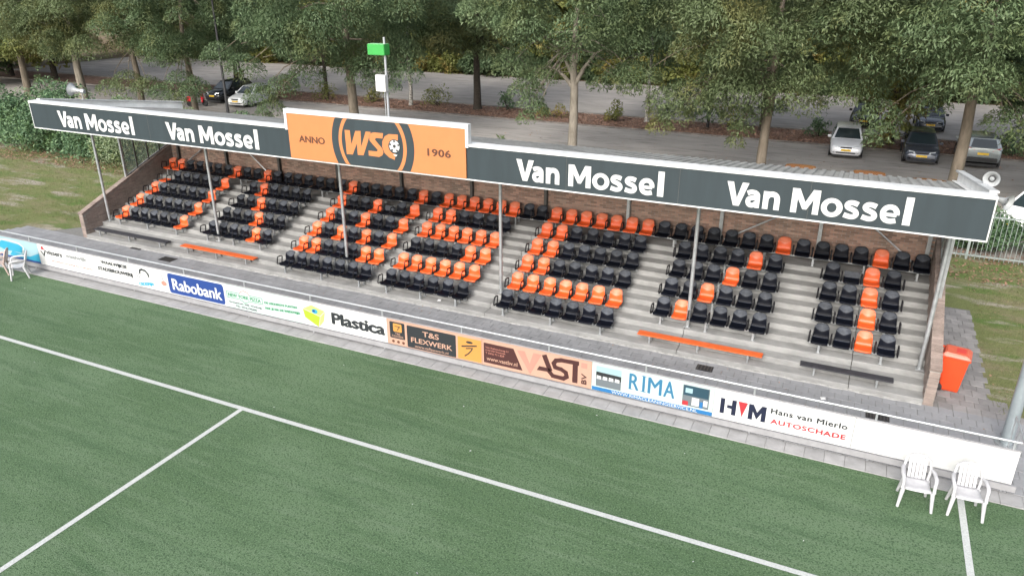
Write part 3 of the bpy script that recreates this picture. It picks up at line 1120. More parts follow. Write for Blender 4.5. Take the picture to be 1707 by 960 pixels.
seat_row('OOBBBBBOBBOBBBBBBBOBBBBBOBOOOOOOBBOOOOOOOBBBBBBBOBBBBOBB', -26.3, 0, '', sp=0.5165)

# benches on the first step
for x0, x1, m, lab in ((-26.4, -22.5, M_dark, 'weathered black plank bench in front of the leftmost seat block'),
                       (-21.8, -18.35, M_orseat, 'orange plank bench in front of the second seat block from left'),
                       (-4.68, -1.38, M_orseat, 'orange plank bench at the right, beside the black one'),
                       (-0.46, 1.68, M_dark, 'short black plank bench nearest the right end wall')):
    t = thing('bench', lab, 'bench', (x0, 18.06, RS), 0, 'plank benches on the lowest step')
    mb = MB(); mb.box(0, 0.08, 0.2, x1 - x0, 0.33, 0.235); mb.build('seat', mat('black bench plank', (0.035, 0.035, 0.042), 0.6, var=0.4, scale=9) if m is M_dark else mat('orange bench plank', (0.6, 0.11, 0.025), 0.5, var=0.15, scale=6), t, bevel=0.006)
    n = 3 if x1 - x0 > 2.5 else 2
    for i in range(n):
        x = 0.35 + (x1 - x0 - 0.7) * i / (n - 1)
        for y in (0.09, 0.3):
            mb = MB(); mb.box(x - 0.02, y - 0.02, 0.002, x + 0.02, y + 0.02, 0.198); mb.build('leg', M_steel, t)

# ------------------------------------------------------------------ pitch-side rail and advertising boards
YB = 15.0
FO = (-12.0, 15.0, 0)
rail = thing('pitch_railing', 'long galvanised rail carrying the advertising boards along the pitch', 'railing', FO)
mb = MB(FO); mb.tube([(-60, 15.06, 1.16), (3.76, 15.06, 1.16)], 0.026, 10); mb.build('top_rail', M_rail, rail, smooth=True)
mb = MB(FO)
mb.box(-60, 14.97, 0.09, 3.86, 15.03, 0.225); mb.build('kick_board', M_grey, rail)
mb = MB(FO); mb.box(-60, 15.025, 0.965, 3.78, 15.05, 1.0); mb.build('board_rail', M_grey, rail)
x = 3.65
while x > -60:
    mb = MB(FO); mb.tube([(x, 15.06, 0.0), (x, 15.06, 1.14)], 0.024, 8); mb.build('post', M_rail, rail)
    x -= 2.42
mb = MB(FO)
mb.tube([(3.8, 15.06, 1.16), (3.8, 16.1, 1.16), (3.8, 16.1, 0.3), (3.8, 15.2, 0.3)], 0.022, 8)
mb.tube([(3.8, 15.6, 0.3), (3.8, 15.6, 1.16)], 0.018, 8)
mb.build('return_rail', M_rail, rail)


def cmat(name, c, rough=0.5):
    return mat(name, c, rough, var=0.04)


C_blue = cmat('print blue', lin((40, 80, 165)))
C_cyan = cmat('print cyan', lin((60, 190, 230)))
C_sky = cmat('print pale blue', lin((190, 228, 240)))
C_navy = cmat('print navy', lin((25, 35, 70)))
C_red = cmat('print red', lin((215, 60, 70)))
C_pink = cmat('print pale pink', (0.38, 0.165, 0.13))
C_txt = cmat('print charcoal', lin((50, 55, 60)))
C_lgrey = cmat('print light grey', lin((165, 170, 172)))
C_green = cmat('print green', lin((70, 165, 115)))
C_mint = cmat('print mint white', (0.36, 0.43, 0.42))
C_lime = cmat('print lime', lin((200, 225, 60)))
C_limed = cmat('print pale lime', lin((215, 235, 140)))
C_peach = cmat('print peach', (0.36, 0.22, 0.165))
C_oran = cmat('print orange', (0.4, 0.19, 0.045))
C_dbrown = cmat('print dark brown', (0.042, 0.012, 0.012))
C_char = cmat('print near black', (0.014, 0.017, 0.021))
C_gre = cmat('print road grey', lin((130, 140, 148)))
C_rima = cmat('print rima blue', lin((60, 140, 185)))
C_band = cmat('print band blue', lin((45, 135, 205)))

BZ0, BZ1 = 0.245, 0.975


def board(x0, x1, m, label):
    t = thing('advertising_board', label, 'advertising board', (x0, YB, 0.3), 0, 'advertising boards on the pitch railing')
    o = (x0, YB, 0.3)
    mb = MB(o)
    mb.box(x0 + 0.004, YB, BZ0, x1 - 0.004, YB + 0.018, BZ1)
    mb.build('panel', m, t)
    return t, o


def pr(t, o, polys, m, name='logo', lay=1):
    mb = MB(o)
    for i, p in enumerate(polys):
        flat(mb, p, YB - 0.0035 * (lay - 1) - 0.0005, 0.003)
    return mb.build(name, m, t)


def st(t, o, pts, w, m, name='logo', lay=1):
    mb = MB(o)
    stroke(mb, pts, w, YB - 0.0035 * (lay - 1) - 0.0005, 0.003)
    return mb.build(name, m, t)


def tx(t, o, s, x0, x1, z0, z1, m, lay=1, **k):
    return text_obj('lettering', s, x0, x1, z0, z1, YB - 0.0035 * (lay - 1) - 0.0005, m, t, o, depth=0.003, **k)


# left end, mostly out of frame
for i in range(3):
    t, o = board(-40.5 + i * 2.9, -37.6 + i * 2.9 - 0.0, M_panelw, 'plain white board beyond the left edge of the picture')
t, o = board(-31.8, -28.4, M_panelw, 'white board next to the pale blue board at far left')
t, o = board(-28.4, -24.95, C_sky, 'pale blue board with a bright blue swimming pool picture, behind the plastic chairs')
pr(t, o, [[(-26.6, 0.33), (-24.96, 0.28), (-24.96, 0.62), (-25.5, 0.42), (-26.4, 0.5)]], C_cyan, 'picture')
pr(t, o, [[(-26.86, 0.5), (-25.9, 0.5), (-25.78, 0.74), (-26.0, 0.8), (-26.88, 0.84), (-27.2, 0.6)]], C_cyan, 'picture')
st(t, o, [(-27.2, 0.62), (-26.95, 0.86), (-26.5, 0.9), (-25.9, 0.85), (-25.72, 0.72), (-25.8, 0.52)], 0.04, M_panelw, 'picture', 2)
pr(t, o, [[(-28.39, 0.25), (-24.96, 0.25), (-24.96, 0.31), (-28.39, 0.31)]], C_blue, 'print_band', 2)
t, o = board(-24.95, -22.12, M_panelw, 'white board with grey lettering vissers waalwijk and a small red mark')
st(t, o, [(-24.8, 0.74), (-24.68, 0.6), (-24.56, 0.8)], 0.05, C_txt)
pr(t, o, [[(-24.78, 0.82), (-24.6, 0.8), (-24.66, 0.92), (-24.74, 0.93)]], C_red)
tx(t, o, 'vissers', -24.53, -23.72, 0.67, 0.83, C_txt, bold=0.07)
tx(t, o, 'waalwijk', -23.56, -22.5, 0.67, 0.84, C_lgrey, bold=0.07)
tx(t, o, 'binnenzonwering en rolluiken', -24.35, -22.3, 0.425, 0.495, C_pink, bold=0.05)
t, o = board(-22.12, -18.86, M_panelw, 'white board with black hand-drawn lettering Waalwijkse Stadsbrouwerij')
tx(t, o, 'WAALWIJKSE', -21.82, -20.6, 0.735, 0.885, C_txt, bold=0.08)
tx(t, o, 'STADSBROUWERIJ', -22.02, -20.4, 0.485, 0.645, C_txt, bold=0.08)
st(t, o, [(-22.0, 0.425), (-20.41, 0.435)], 0.012, C_lgrey)
st(t, o, [(-20.05, 0.72), (-20.03, 0.82), (-19.93, 0.86), (-19.78, 0.84), (-19.68, 0.74), (-19.67, 0.66)], 0.065, C_char)
for a in ((-20.22, 0.7), (-20.25, 0.62)):
    st(t, o, [a, (a[0] + 0.2, a[1] - 0.05)], 0.025, C_lgrey)
tx(t, o, 'CROSSPIJN', -20.18, -19.5, 0.29, 0.48, C_cyan, bold=0.07, rot=R(9))
st(t, o, [(-19.08, 0.8), (-19.04, 0.62)], 0.03, C_lgrey)
pr(t, o, [disc(-19.03, 0.54, 0.12, 0.08)], C_pink)
st(t, o, [(-19.24, 0.4), (-18.9, 0.4)], 0.014, C_lgrey)
t, o = board(-18.86, -16.48, M_panelw, 'blue board with bold white lettering Rabobank')
pr(t, o, [rrect(-18.82, 0.275, -16.52, 0.935, 0.09)], C_blue, 'print_field')
tx(t, o, 'Rabobank', -18.66, -16.62, 0.4, 0.78, M_panelw, 2, bold=0.035)
t, o = board(-16.48, -13.62, C_mint, 'pale mint board with a green outlined New York Pizza sign')
z = 0.5705
outl = [(-16.41, 0.57), (-15.9, 0.57), (-15.8, 0.52), (-15.72, 0.48), (-15.62, 0.52), (-15.54, 0.57), (-15.04, 0.57), (-15.04, 0.755), (-15.52, 0.755)]
st(t, o, outl, 0.014, C_green)
st(t, o, [(-15.9, 0.755), (-16.41, 0.755), (-16.41, 0.57)], 0.014, C_green)
st(t, o, [(-15.52, 0.755), (-15.58, 0.84), (-15.72, 0.87), (-15.84, 0.83), (-15.9, 0.755)], 0.014, C_red)
tx(t, o, 'NEW YORK PIZZA', -16.36, -15.1, 0.605, 0.715, C_green, bold=0.05)
tx(t, o, 'Grotestraat 208, Waalwijk', -16.36, -15.08, 0.39, 0.46, C_txt, bold=0.04)
tx(t, o, 'TEL: 0416-745600', -16.12, -15.3, 0.295, 0.36, C_txt, bold=0.04)
tx(t, o, 'DE LEKKERSTE PUNTEN', -14.97, -13.75, 0.61, 0.74, C_green, bold=0.06, rot=R(4))
tx(t, o, 'PAK JE NA DE WEDSTRIJD', -14.96, -13.66, 0.43, 0.58, C_green, bold=0.06, rot=R(4))
t, o = board(-13.62, -10.71, M_panelw, 'white board with heavy black lettering Plastica and a lime green crate')
pr(t, o, [[(-13.55, 0.72), (-13.5, 0.47), (-13.04, 0.25), (-12.96, 0.58)]], C_lime)
pr(t, o, [[(-13.02, 0.25), (-12.84, 0.46), (-12.77, 0.76), (-12.95, 0.58)]], C_limed)
pr(t, o, [[(-13.54, 0.735), (-12.96, 0.595), (-12.78, 0.775), (-13.23, 0.89)]], C_limed)
pr(t, o, [disc(-13.13, 0.715, 0.1, 0.07)], C_cyan, lay=2)
pr(t, o, [disc(-13.16, 0.725, 0.045, 0.035)], C_blue, lay=3)
tx(t, o, 'Plastica', -12.56, -10.77, 0.44, 0.8, C_char, bold=0.075, spacing=0.95)
t, o = board(-10.71, -7.84, C_peach, 'peach board with a black field lettered T&S Flexwerk and orange square')
pr(t, o, [rrect(-10.62, 0.44, -10.15, 0.92, 0.03)], C_char, 'print_field')
pr(t, o, [rrect(-10.51, 0.64, -10.24, 0.88, 0.03)], C_oran, lay=2)
st(t, o, [(-10.45, 0.8), (-10.3, 0.8), (-10.38, 0.7)], 0.02, C_char, lay=3)
tx(t, o, 'T&S', -10.46, -10.3, 0.555, 0.61, C_peach, 2)
tx(t, o, 'FLEXWERK', -10.56, -10.2, 0.475, 0.53, C_peach, 2)
for x in (-10.53, -10.37, -10.21): pr(t, o, [disc(x, 0.34, 0.045, 0.04, 8)], M_rust)
pr(t, o, [rrect(-10.08, 0.265, -8.6, 0.905, 0.03)], C_char, 'print_field')
tx(t, o, 'T&S', -9.6, -9.1, 0.665, 0.82, C_peach, 2, bold=0.03)
tx(t, o, 'FLEXWERK', -9.96, -8.71, 0.435, 0.58, C_peach, 2, bold=0.03)
tx(t, o, 'www.tsflexwerk.nl', -9.85, -8.83, 0.3, 0.375, C_peach, 2)
pr(t, o, [[(-8.54, 0.275), (-7.86, 0.275), (-7.86, 0.905), (-8.54, 0.905)]], C_oran, 'print_field')
pr(t, o, [disc(-8.2, 0.79, 0.1, 0.035, 12)], C_char, lay=2)
st(t, o, [(-8.42, 0.64), (-8.25, 0.68), (-8.0, 0.73)], 0.04, C_char, lay=2)
st(t, o, [(-8.3, 0.6), (-8.12, 0.64), (-8.14, 0.58), (-8.24, 0.46), (-8.34, 0.38)], 0.03, C_char, lay=2)
t, o = board(-7.84, -4.9, C_peach, 'peach board with large dark brown angular lettering VAST BV')
pr(t, o, [[(-7.79, 0.325), (-6.71, 0.325), (-6.96, 0.88), (-7.79, 0.88)]], C_dbrown, 'print_field')
tx(t, o, 'Van Riebeeckweg 21', -7.74, -7.1, 0.73, 0.785, C_pink, 2)
tx(t, o, '5145 PD Waalwijk', -7.74, -7.18, 0.655, 0.705, C_pink, 2)
tx(t, o, 'T 0416 711 829', -7.74, -7.22, 0.58, 0.63, C_pink, 2)
tx(t, o, 'www.vastbv.nl', -7.71, -6.85, 0.4, 0.51, C_peach, 2, bold=0.015)
pr(t, o, [[(-6.86, 0.86), (-6.66, 0.88), (-6.52, 0.56), (-6.42, 0.88), (-6.2, 0.88), (-6.5, 0.27)]], C_pink)
st(t, o, [(-6.12, 0.86), (-5.98, 0.52)], 0.13, C_dbrown)
st(t, o, [(-6.02, 0.5), (-5.9, 0.37), (-5.62, 0.36), (-5.53, 0.43), (-5.56, 0.54), (-5.68, 0.6), (-5.84, 0.62), (-5.88, 0.72), (-5.82, 0.81), (-5.68, 0.85), (-5.26, 0.86)], 0.11, C_dbrown)
pr(t, o, [[(-6.32, 0.44), (-6.0, 0.46), (-6.04, 0.56), (-6.26, 0.56)]], C_dbrown, lay=3)
st(t, o, [(-5.32, 0.84), (-5.32, 0.36)], 0.13, C_dbrown, lay=3)
tx(t, o, 'BV', -5.16, -5.02, 0.33, 0.61, C_dbrown, bold=0.03, rot=R(90))
pr(t, o, [[(-5.17, 0.76), (-5.02, 0.76), (-5.02, 0.9), (-5.17, 0.9)]], C_pink)
t, o = board(-4.9, -2.02, C_mint, 'pale board with thin blue serif lettering RIMA between two photographs')
pr(t, o, [[(-4.88, 0.25), (-2.03, 0.25), (-2.03, 0.345), (-4.88, 0.345)]], C_band, 'print_band')
tx(t, o, 'WWW.RIMACLEANINGSERVICE.NL', -4.39, -2.36, 0.262, 0.335, M_panelw, 2, bold=0.015)
pr(t, o, [[(-4.79, 0.375), (-4.17, 0.375), (-4.17, 0.6), (-4.79, 0.6)]], C_gre, 'photo')
pr(t, o, [[(-4.79, 0.6), (-4.17, 0.6), (-4.17, 0.74), (-4.79, 0.76)]], C_txt, 'photo')
pr(t, o, [[(-4.79, 0.765), (-4.17, 0.745), (-4.17, 0.91), (-4.79, 0.91)]], C_sky, 'photo')
for i in range(4): pr(t, o, [[(-4.77 + i * .15, 0.57), (-4.66 + i * .15, 0.57), (-4.66 + i * .15, 0.65), (-4.77 + i * .15, 0.66)]], M_panelw, 'photo', 2)
for s_, xa, xb in (('R', -3.98, -3.74), ('I', -3.66, -3.6), ('M', -3.53, -3.2), ('A', -3.16, -2.9)):
    tx(t, o, s_, xa, xb, 0.48, 0.9, C_rima, bold=0.02)
st(t, o, [(-3.98, 0.485), (-3.88, 0.485)], 0.014, C_rima); st(t, o, [(-3.69, 0.485), (-3.57, 0.485)], 0.014, C_rima); st(t, o, [(-3.69, 0.895), (-3.57, 0.895)], 0.014, C_rima)
pr(t, o, [[(-2.72, 0.385), (-2.12, 0.385), (-2.12, 0.91), (-2.72, 0.91)]], C_gre, 'photo')
pr(t, o, [[(-2.7, 0.65), (-2.14, 0.65), (-2.14, 0.9), (-2.7, 0.9)]], cmat('print teal', lin((45, 85, 105))), 'photo', 2)
pr(t, o, [[(-2.5, 0.42), (-2.34, 0.42), (-2.34, 0.62), (-2.5, 0.62)], [(-2.24, 0.45), (-2.15, 0.45), (-2.15, 0.6), (-2.24, 0.6)]], M_panelw, 'photo', 2)
pr(t, o, [[(-2.71, 0.39), (-2.58, 0.39), (-2.58, 0.5), (-2.71, 0.5)]], C_red, 'photo', 2)
pr(t, o, [[(-2.32, 0.39), (-2.25, 0.39), (-2.25, 0.55), (-2.32, 0.55)]], C_band, 'photo', 2)
pr(t, o, [[(-2.66, 0.72), (-2.5, 0.72), (-2.5, 0.84), (-2.66, 0.84)]], C_sky, 'photo', 3)
t, o = board(-2.02, 0.86, M_panelw, 'white board reading HVM Hans van Mierlo Autoschade with red triangle')
pr(t, o, [[(-1.87, 0.395), (-1.775, 0.395), (-1.775, 0.775), (-1.87, 0.775)], [(-1.62, 0.395), (-1.525, 0.395), (-1.525, 0.775), (-1.62, 0.775)],
          [(-1.72, 0.55), (-1.62, 0.55), (-1.62, 0.63), (-1.72, 0.63)]], C_navy)
pr(t, o, [[(-1.49, 0.775), (-1.285, 0.775), (-1.39, 0.4)]], C_red)
pr(t, o, [[(-1.26, 0.395), (-1.165, 0.395), (-1.165, 0.6), (-1.075, 0.42), (-0.985, 0.6), (-0.985, 0.395), (-0.89, 0.395), (-0.89, 0.775), (-0.985, 0.775), (-1.075, 0.6), (-1.165, 0.775), (-1.26, 0.775)]], C_navy)
tx(t, o, 'Hans van Mierlo', -0.8, 0.74, 0.655, 0.785, C_txt, bold=0.05, spacing=1.1)
tx(t, o, 'AUTOSCHADE', -0.78, 0.74, 0.405, 0.525, C_red, bold=0.06, spacing=1.12)
st(t, o, [(-0.78, 0.59), (0.7, 0.59)], 0.006, C_pink)
t, o = board(0.86, 3.77, M_panelw, 'blank white board at the right end behind two white chairs')

# ------------------------------------------------------------------ garden chairs
def garden_chair(m, label, x, y, rz):
    t = thing('garden_chair', label, 'chair', (x, y, 0), rz, 'plastic garden chairs beside the pitch')
    mb = MB()   # seat: dished sheet
    n = 6
    vs = []; fs = []
    for j in range(n + 1):
        for i in range(n + 1):
            u = i / n * 2 - 1; v = j / n
            w = 0.235 - 0.03 * v
            vs.append((u * w, -0.22 + 0.42 * v, 0.43 - 0.03 * math.sin(v * 3.0) + 0.012 * u * u - (0.03 if j == 0 else 0)))
    for j in range(n):
        for i in range(n):
            q = j * (n + 1) + i
            fs.append((q, q + 1, q + n + 2, q + n + 1))
    m_ = MB(); m_.add(vs, fs)
    me = m_.mesh('seat', m, smooth=True)
    bm = bmesh.new(); bm.from_mesh(me); bmesh.ops.solidify(bm, geom=list(bm.faces), thickness=0.012); bm.to_mesh(me); bm.free()
    inst('seat', me, t)
    mb = MB()   # back frame
    bp_ = [(-0.2, 0.19, 0.42), (-0.235, 0.25, 0.62), (-0.2, 0.3, 0.8), (-0.1, 0.325, 0.86), (0, 0.33, 0.875), (0.1, 0.325, 0.86), (0.2, 0.3, 0.8), (0.235, 0.25, 0.62), (0.2, 0.19, 0.42)]
    mb.tube(bp_, 0.027, 8)
    mb.build('back_frame', m, t, smooth=True)
    for i in range(5):
        x_ = -0.13 + i * 0.065
        mb = MB()
        mb.box(-0.026, -0.006, 0, 0.026, 0.006, 1)
        mb.v = [(x_ + a, 0.2 + 0.13 * c + b, 0.42 + (0.45 - 0.25 * x_ * x_ * 4) * c) for a, b, c in mb.v]
        mb.build('slat', m, t)
    for s in (-1, 1):
        mb = MB()
        mb.tube([(s * 0.235, 0.25, 0.64), (s * 0.275, 0.12, 0.66), (s * 0.285, -0.08, 0.655), (s * 0.275, -0.17, 0.63), (s * 0.265, -0.2, 0.55), (s * 0.27, -0.215, 0.42)], [0.024, 0.034, 0.036, 0.032, 0.028, 0.034], 8)
        mb.build('armrest', m, t, smooth=True)
        mb = MB()
        mb.tube([(s * 0.25, -0.2, 0.42), (s * 0.29, -0.25, 0.0)], [0.042, 0.026], 8)
        mb.build('leg', m, t, smooth=True)
        mb = MB()
        mb.tube([(s * 0.2, 0.17, 0.42), (s * 0.25, 0.27, 0.0)], [0.042, 0.026], 8)
        mb.build('leg', m, t, smooth=True)


garden_chair(M_chair, 'white plastic garden chair on turf, left of the white line', 2.06, 13.97, R(4))
garden_chair(M_chair, 'white plastic garden chair standing over the short white line', 2.92, 14.08, R(3))
garden_chair(M_chair, 'white plastic garden chair in front of the pale blue board', -25.05, 14.28, R(-38))
garden_chair(M_chairb, 'beige plastic garden chair beside a white one at far left', -25.95, 14.2, R(-45))

# ------------------------------------------------------------------ wheelie bin
for lx, ly, lz, lab in ((-11.0, 18.25, RS, 'crumpled white paper lying on the lowest step near the middle block'), (0.2, 17.3, 0.014, 'small white paper scrap on the pavement near the short black bench')):
    t = thing('paper_litter', lab, 'litter', (lx, ly, lz), 0.4)
    mb = MB(); mb.add([(-0.06, -0.04, 0.0), (0.05, -0.05, 0.01), (0.07, 0.05, 0.035), (-0.05, 0.06, 0.02), (0.0, 0.0, 0.05)], [(0, 1, 4), (1, 2, 4), (2, 3, 4), (3, 0, 4)]); mb.build('sheet', M_panelw, t, fix=False)
t = thing('wheelie_bin', 'orange two-wheeled bin with hinged lid beside the brick end wall', 'bin', (2.98, 19.2, 0), R(-8))
M_bin = mat('orange bin plastic', (0.55, 0.055, 0.012), 0.42, var=0.1, scale=4)
M_binl = mat('faded orange bin lid', (0.55, 0.11, 0.06), 0.45, var=0.15, scale=5)
mb = MB()
a = [(-0.2, -0.26), (0.2, -0.24), (0.2, 0.24), (-0.2, 0.26)]
b = [(-0.27, -0.29), (0.29, -0.28), (0.29, 0.28), (-0.27, 0.29)]
mb.add([(x, y, 0.05) for x, y in a] + [(x, y, 0.93) for x, y in b], [(3, 2, 1, 0), (4, 5, 6, 7), (0, 1, 5, 4), (1, 2, 6, 5), (2, 3, 7, 6), (3, 0, 4, 7)])
mb.box(-0.2, -0.2, 0.0, 0.2, 0.2, 0.05)
mb.build('body', M_bin, t, bevel=0.02)
mb = MB()
mb.box(-0.3, -0.31, 0.9, 0.32, 0.31, 0.945)
mb.build('rim', M_bin, t, bevel=0.012)
mb = MB()
mb.add([(-0.3, -0.31, 0.95), (0.33, -0.31, 0.95), (0.33, 0.31, 0.95), (-0.3, 0.31, 0.95), (-0.24, -0.25, 1.05), (0.24, -0.27, 1.03), (0.24, 0.27, 1.03), (-0.24, 0.25, 1.05)],
       [(3, 2, 1, 0), (4, 5, 6, 7), (0, 1, 5, 4), (1, 2, 6, 5), (2, 3, 7, 6), (3, 0, 4, 7)])
mb.build('lid', M_binl, t, bevel=0.02)
mb = MB(); mb.tube([(-0.36, -0.22, 0.98), (-0.36, 0.22, 0.98)], 0.018, 8); mb.box(-0.36, -0.24, 0.96, -0.28, -0.2, 1.0); mb.box(-0.36, 0.2, 0.96, -0.28, 0.24, 1.0); mb.build('handle', M_bin, t)
mb = MB(); mb.box(-0.02, -0.13, 1.047, 0.18, 0.12, 1.052); mb.build('sticker', cmat('sticker red', (0.5, 0.05, 0.04)), t)
for s in (-1, 1):
    mb = MB(); mb.lathe([(0.0, -0.03), (0.07, -0.03), (0.1, -0.022), (0.1, 0.022), (0.07, 0.03), (0, 0.03)], (-0.24, s * 0.27, 0.1), (0, 1, 0), 18); w = mb.build('wheel', M_dark, t, smooth=True)

# ------------------------------------------------------------------ floodlight mast
t = thing('floodlight_mast', 'tall galvanised floodlight mast rising beside the right end of the railing', 'mast', (3.95, 16.98, 0))
mb = MB(); mb.tube([(0, 0, 0), (0, 0, 16)], 0.125, 20, r2=0.07); mb.build('pole', mat('mast steel', (0.27, 0.31, 0.33), 0.4, 0.35, var=0.15, scale=3), t, smooth=True)
mb = MB(); mb.lathe([(0.22, 0), (0.22, 0.03), (0.13, 0.035)], (0, 0, 0.01)); mb.build('base_plate', M_steel, t)
mb = MB(); mb.box(-1.2, -0.05, 15.7, 1.2, 0.05, 15.8); mb.build('crossarm', M_steel, t)
for x in (-1, 0, 1):
    mb = MB(); mb.box(x - 0.25, -0.35, 15.4, x + 0.25, -0.05, 15.75); mb.build('floodlight', M_steeld, t, bevel=0.03)

# drain grates
for i, (x, y, w, d, lab) in enumerate(((-2.7, 17.62, 0.42, 0.3, 'small slotted drain grate in front of the orange bench at right'),
                           (1.4, 17.0, 0.5, 0.3, 'dark drain grate behind the rail near the HVM board'),
                           (-23.9, 17.93, 0.5, 0.12, 'narrow dark drain slot before the black bench at left'),
                           (-21.9, 17.6, 0.6, 0.35, 'worn drain grate in paving before the left orange bench'),
                           (-28.0, 16.4, 0.9, 0.4, 'dark drain grate behind the rail at far left'))):
    t = thing('drain_grate', lab, 'drain', (x, y, 0.0), 0)
    mb = MB(); mb.box(-w / 2, -d / 2, 0.01, w / 2, d / 2, 0.027); mb.build('pit', M_dark, t)
    nb = int(w / 0.07)
    for k in range(nb):
        xx = -w / 2 + (k + 0.5) * w / nb
        mb = MB(); mb.box(xx - 0.014, -d / 2 + 0.02, 0.028, xx + 0.014, d / 2 - 0.02, 0.036); mb.build('bar', M_steeld, t)

# ------------------------------------------------------------------ horn loudspeakers
def horn(loc, d, label, k=1.0, up=0.2):
    t = thing('horn_loudspeaker', label, 'loudspeaker', loc, 0, 'white horn loudspeakers on the roof corners')
    d = Vector(d).normalized()
    mb = MB(); mb.lathe([(0.03 * k, -0.3 * k), (0.05 * k, -0.22 * k), (0.075 * k, -0.1 * k), (0.13 * k, 0.0), (0.2 * k, 0.07 * k), (0.21 * k, 0.075 * k), (0.19 * k, 0.065 * k), (0.12 * k, -0.02 * k), (0.05 * k, -0.1 * k)], (0, 0, 0), d, 24)
    mb.build('horn', mat('weathered white horn', (0.33, 0.345, 0.35), 0.45, var=0.15, scale=12), t, smooth=True)
    mb = MB(); mb.lathe([(0, 0.01 * k), (0.055 * k, 0.0), (0.07 * k, -0.05 * k), (0.06 * k, -0.09 * k)], (0, 0, 0), d, 16); mb.build('reentrant_cone', mat('grey horn core', (0.2, 0.215, 0.22), 0.5), t, smooth=True)
    mb = MB(); mb.lathe([(0.055 * k, -0.005 * k), (0.088 * k, -0.004 * k), (0.09 * k, -0.03 * k)], (0, 0, 0), d, 20); mb.build('throat_ring', M_dark, t, smooth=True)
    mb = MB(); mb.lathe([(0, -0.42 * k), (0.07 * k, -0.41 * k), (0.075 * k, -0.3 * k), (0.03 * k, -0.28 * k)], (0, 0, 0), d, 16); mb.build('driver', M_steel, t, smooth=True)
    p = d * (-0.3 * k)
    mb = MB(); mb.tube([tuple(p), (p.x, p.y, p.z - up)], 0.018, 8); mb.box(p.x - 0.05, p.y - 0.05, p.z - up - 0.01, p.x + 0.05, p.y + 0.05, p.z - up); mb.build('bracket', M_steel, t)


horn((2.85, 19.6, 5.18), (-0.25, -0.85, 0.05), 'white horn loudspeaker facing the pitch, upper of two at the right roof end', 0.85, 0.25)
horn((2.93, 17.75, 5.13), (0.8, -0.6, -0.15), 'white horn loudspeaker facing right at the front right roof corner', 0.82, 0.1)
horn((-27.0, 19.0, 5.5), (-0.95, -0.25, 0.12), 'white horn loudspeaker above the left end of the roof', 1.15, 0.3)

# ------------------------------------------------------------------ instrument pole behind the stand
t = thing('camera_pole', 'thin grey pole with a green box and a white box behind the centre panel', 'pole', (-16.5, 24.2, 0))
mb = MB(); mb.tube([(0, 0, 0), (0, 0, 7.35)], 0.065, 10, r2=0.045); mb.build('pole', M_rail, t, smooth=True)
mb = MB(); mb.box(-0.62, -0.22, 6.72, 0.12, 0.16, 7.1); mb.build('green_box', mat('bright green plastic', (0.03, 0.27, 0.05), 0.45, var=0.1), t, bevel=0.015)
mb = MB(); mb.box(-0.6, -0.2, 7.102, 0.1, 0.14, 7.115); mb.build('box_lid', mat('pale green lid', (0.16, 0.4, 0.18), 0.45), t)
mb = MB(); mb.box(-0.32, -0.28, 5.42, 0.12, -0.07, 6.02); mb.build('white_box', M_panelw, t, bevel=0.015)
mb = MB(); mb.tube([(-0.06, -0.09, 0.1), (-0.06, -0.09, 5.4)], 0.02, 6); mb.build('cable_duct', M_steel, t)

# ------------------------------------------------------------------ bar fence behind the stand
t = thing('bar_fence', 'pale green grey steel bar fence behind the right lawn', 'fence', (4, 29.8, 0))
FOB = (4, 29.8, 0)
M_bar = mat('pale fence steel', (0.26, 0.3, 0.29), 0.5, 0.3, var=0.2, scale=5)
mb = MB(FOB); mb.box(-33, 29.78, 0.16, 22, 29.82, 0.21); mb.build('rail', M_bar, t)
mb = MB(FOB); mb.box(-33, 29.78, 1.62, 22, 29.82, 1.67); mb.build('rail', M_bar, t)
b0 = MB(); b0.tube([(0, 0, 0.06), (0, 0, 1.85)], 0.010, 6); bme = b0.mesh('bar', M_bar)
b1 = MB(); b1.box(-0.035, -0.035, 0, 0.035, 0.035, 1.9); pme = b1.mesh('post', M_bar)
for i in range(118):
    x = 12.5 - i * 0.15
    inst('bar', bme, t, (x - 4, -0.03, 0))
for i in range(22):
    inst('post', pme, t, (12.4 - i * 2.15 + 0.9 - 4 - 0.55, 0.06, 0))
mbx = MB(FOB)
for i in range(180):
    x = 12.5 - (118 + i) * 0.15
    if -27 < x < 2: continue
    mbx.tube([(x, 29.77, 0.06), (x, 29.77, 1.85)], 0.013, 4)
if mbx.v:
    o = mbx.build('bars', M_bar, t); o['kind'] = 'stuff'

# ------------------------------------------------------------------ cars
M_tyre = mat('tyre rubber', (0.015, 0.015, 0.016), 0.8)
M_rim = mat('alloy rim', (0.45, 0.46, 0.48), 0.3, 0.8)
M_win = mat('car window glass', (0.02, 0.03, 0.035), 0.06, spec=0.8)
M_plate = mat('yellow number plate', (0.75, 0.48, 0.03), 0.45)
M_lamp = mat('headlamp glass', (0.6, 0.63, 0.66), 0.12, 0.2)
M_tail = mat('red tail lamp', (0.45, 0.015, 0.02), 0.2)


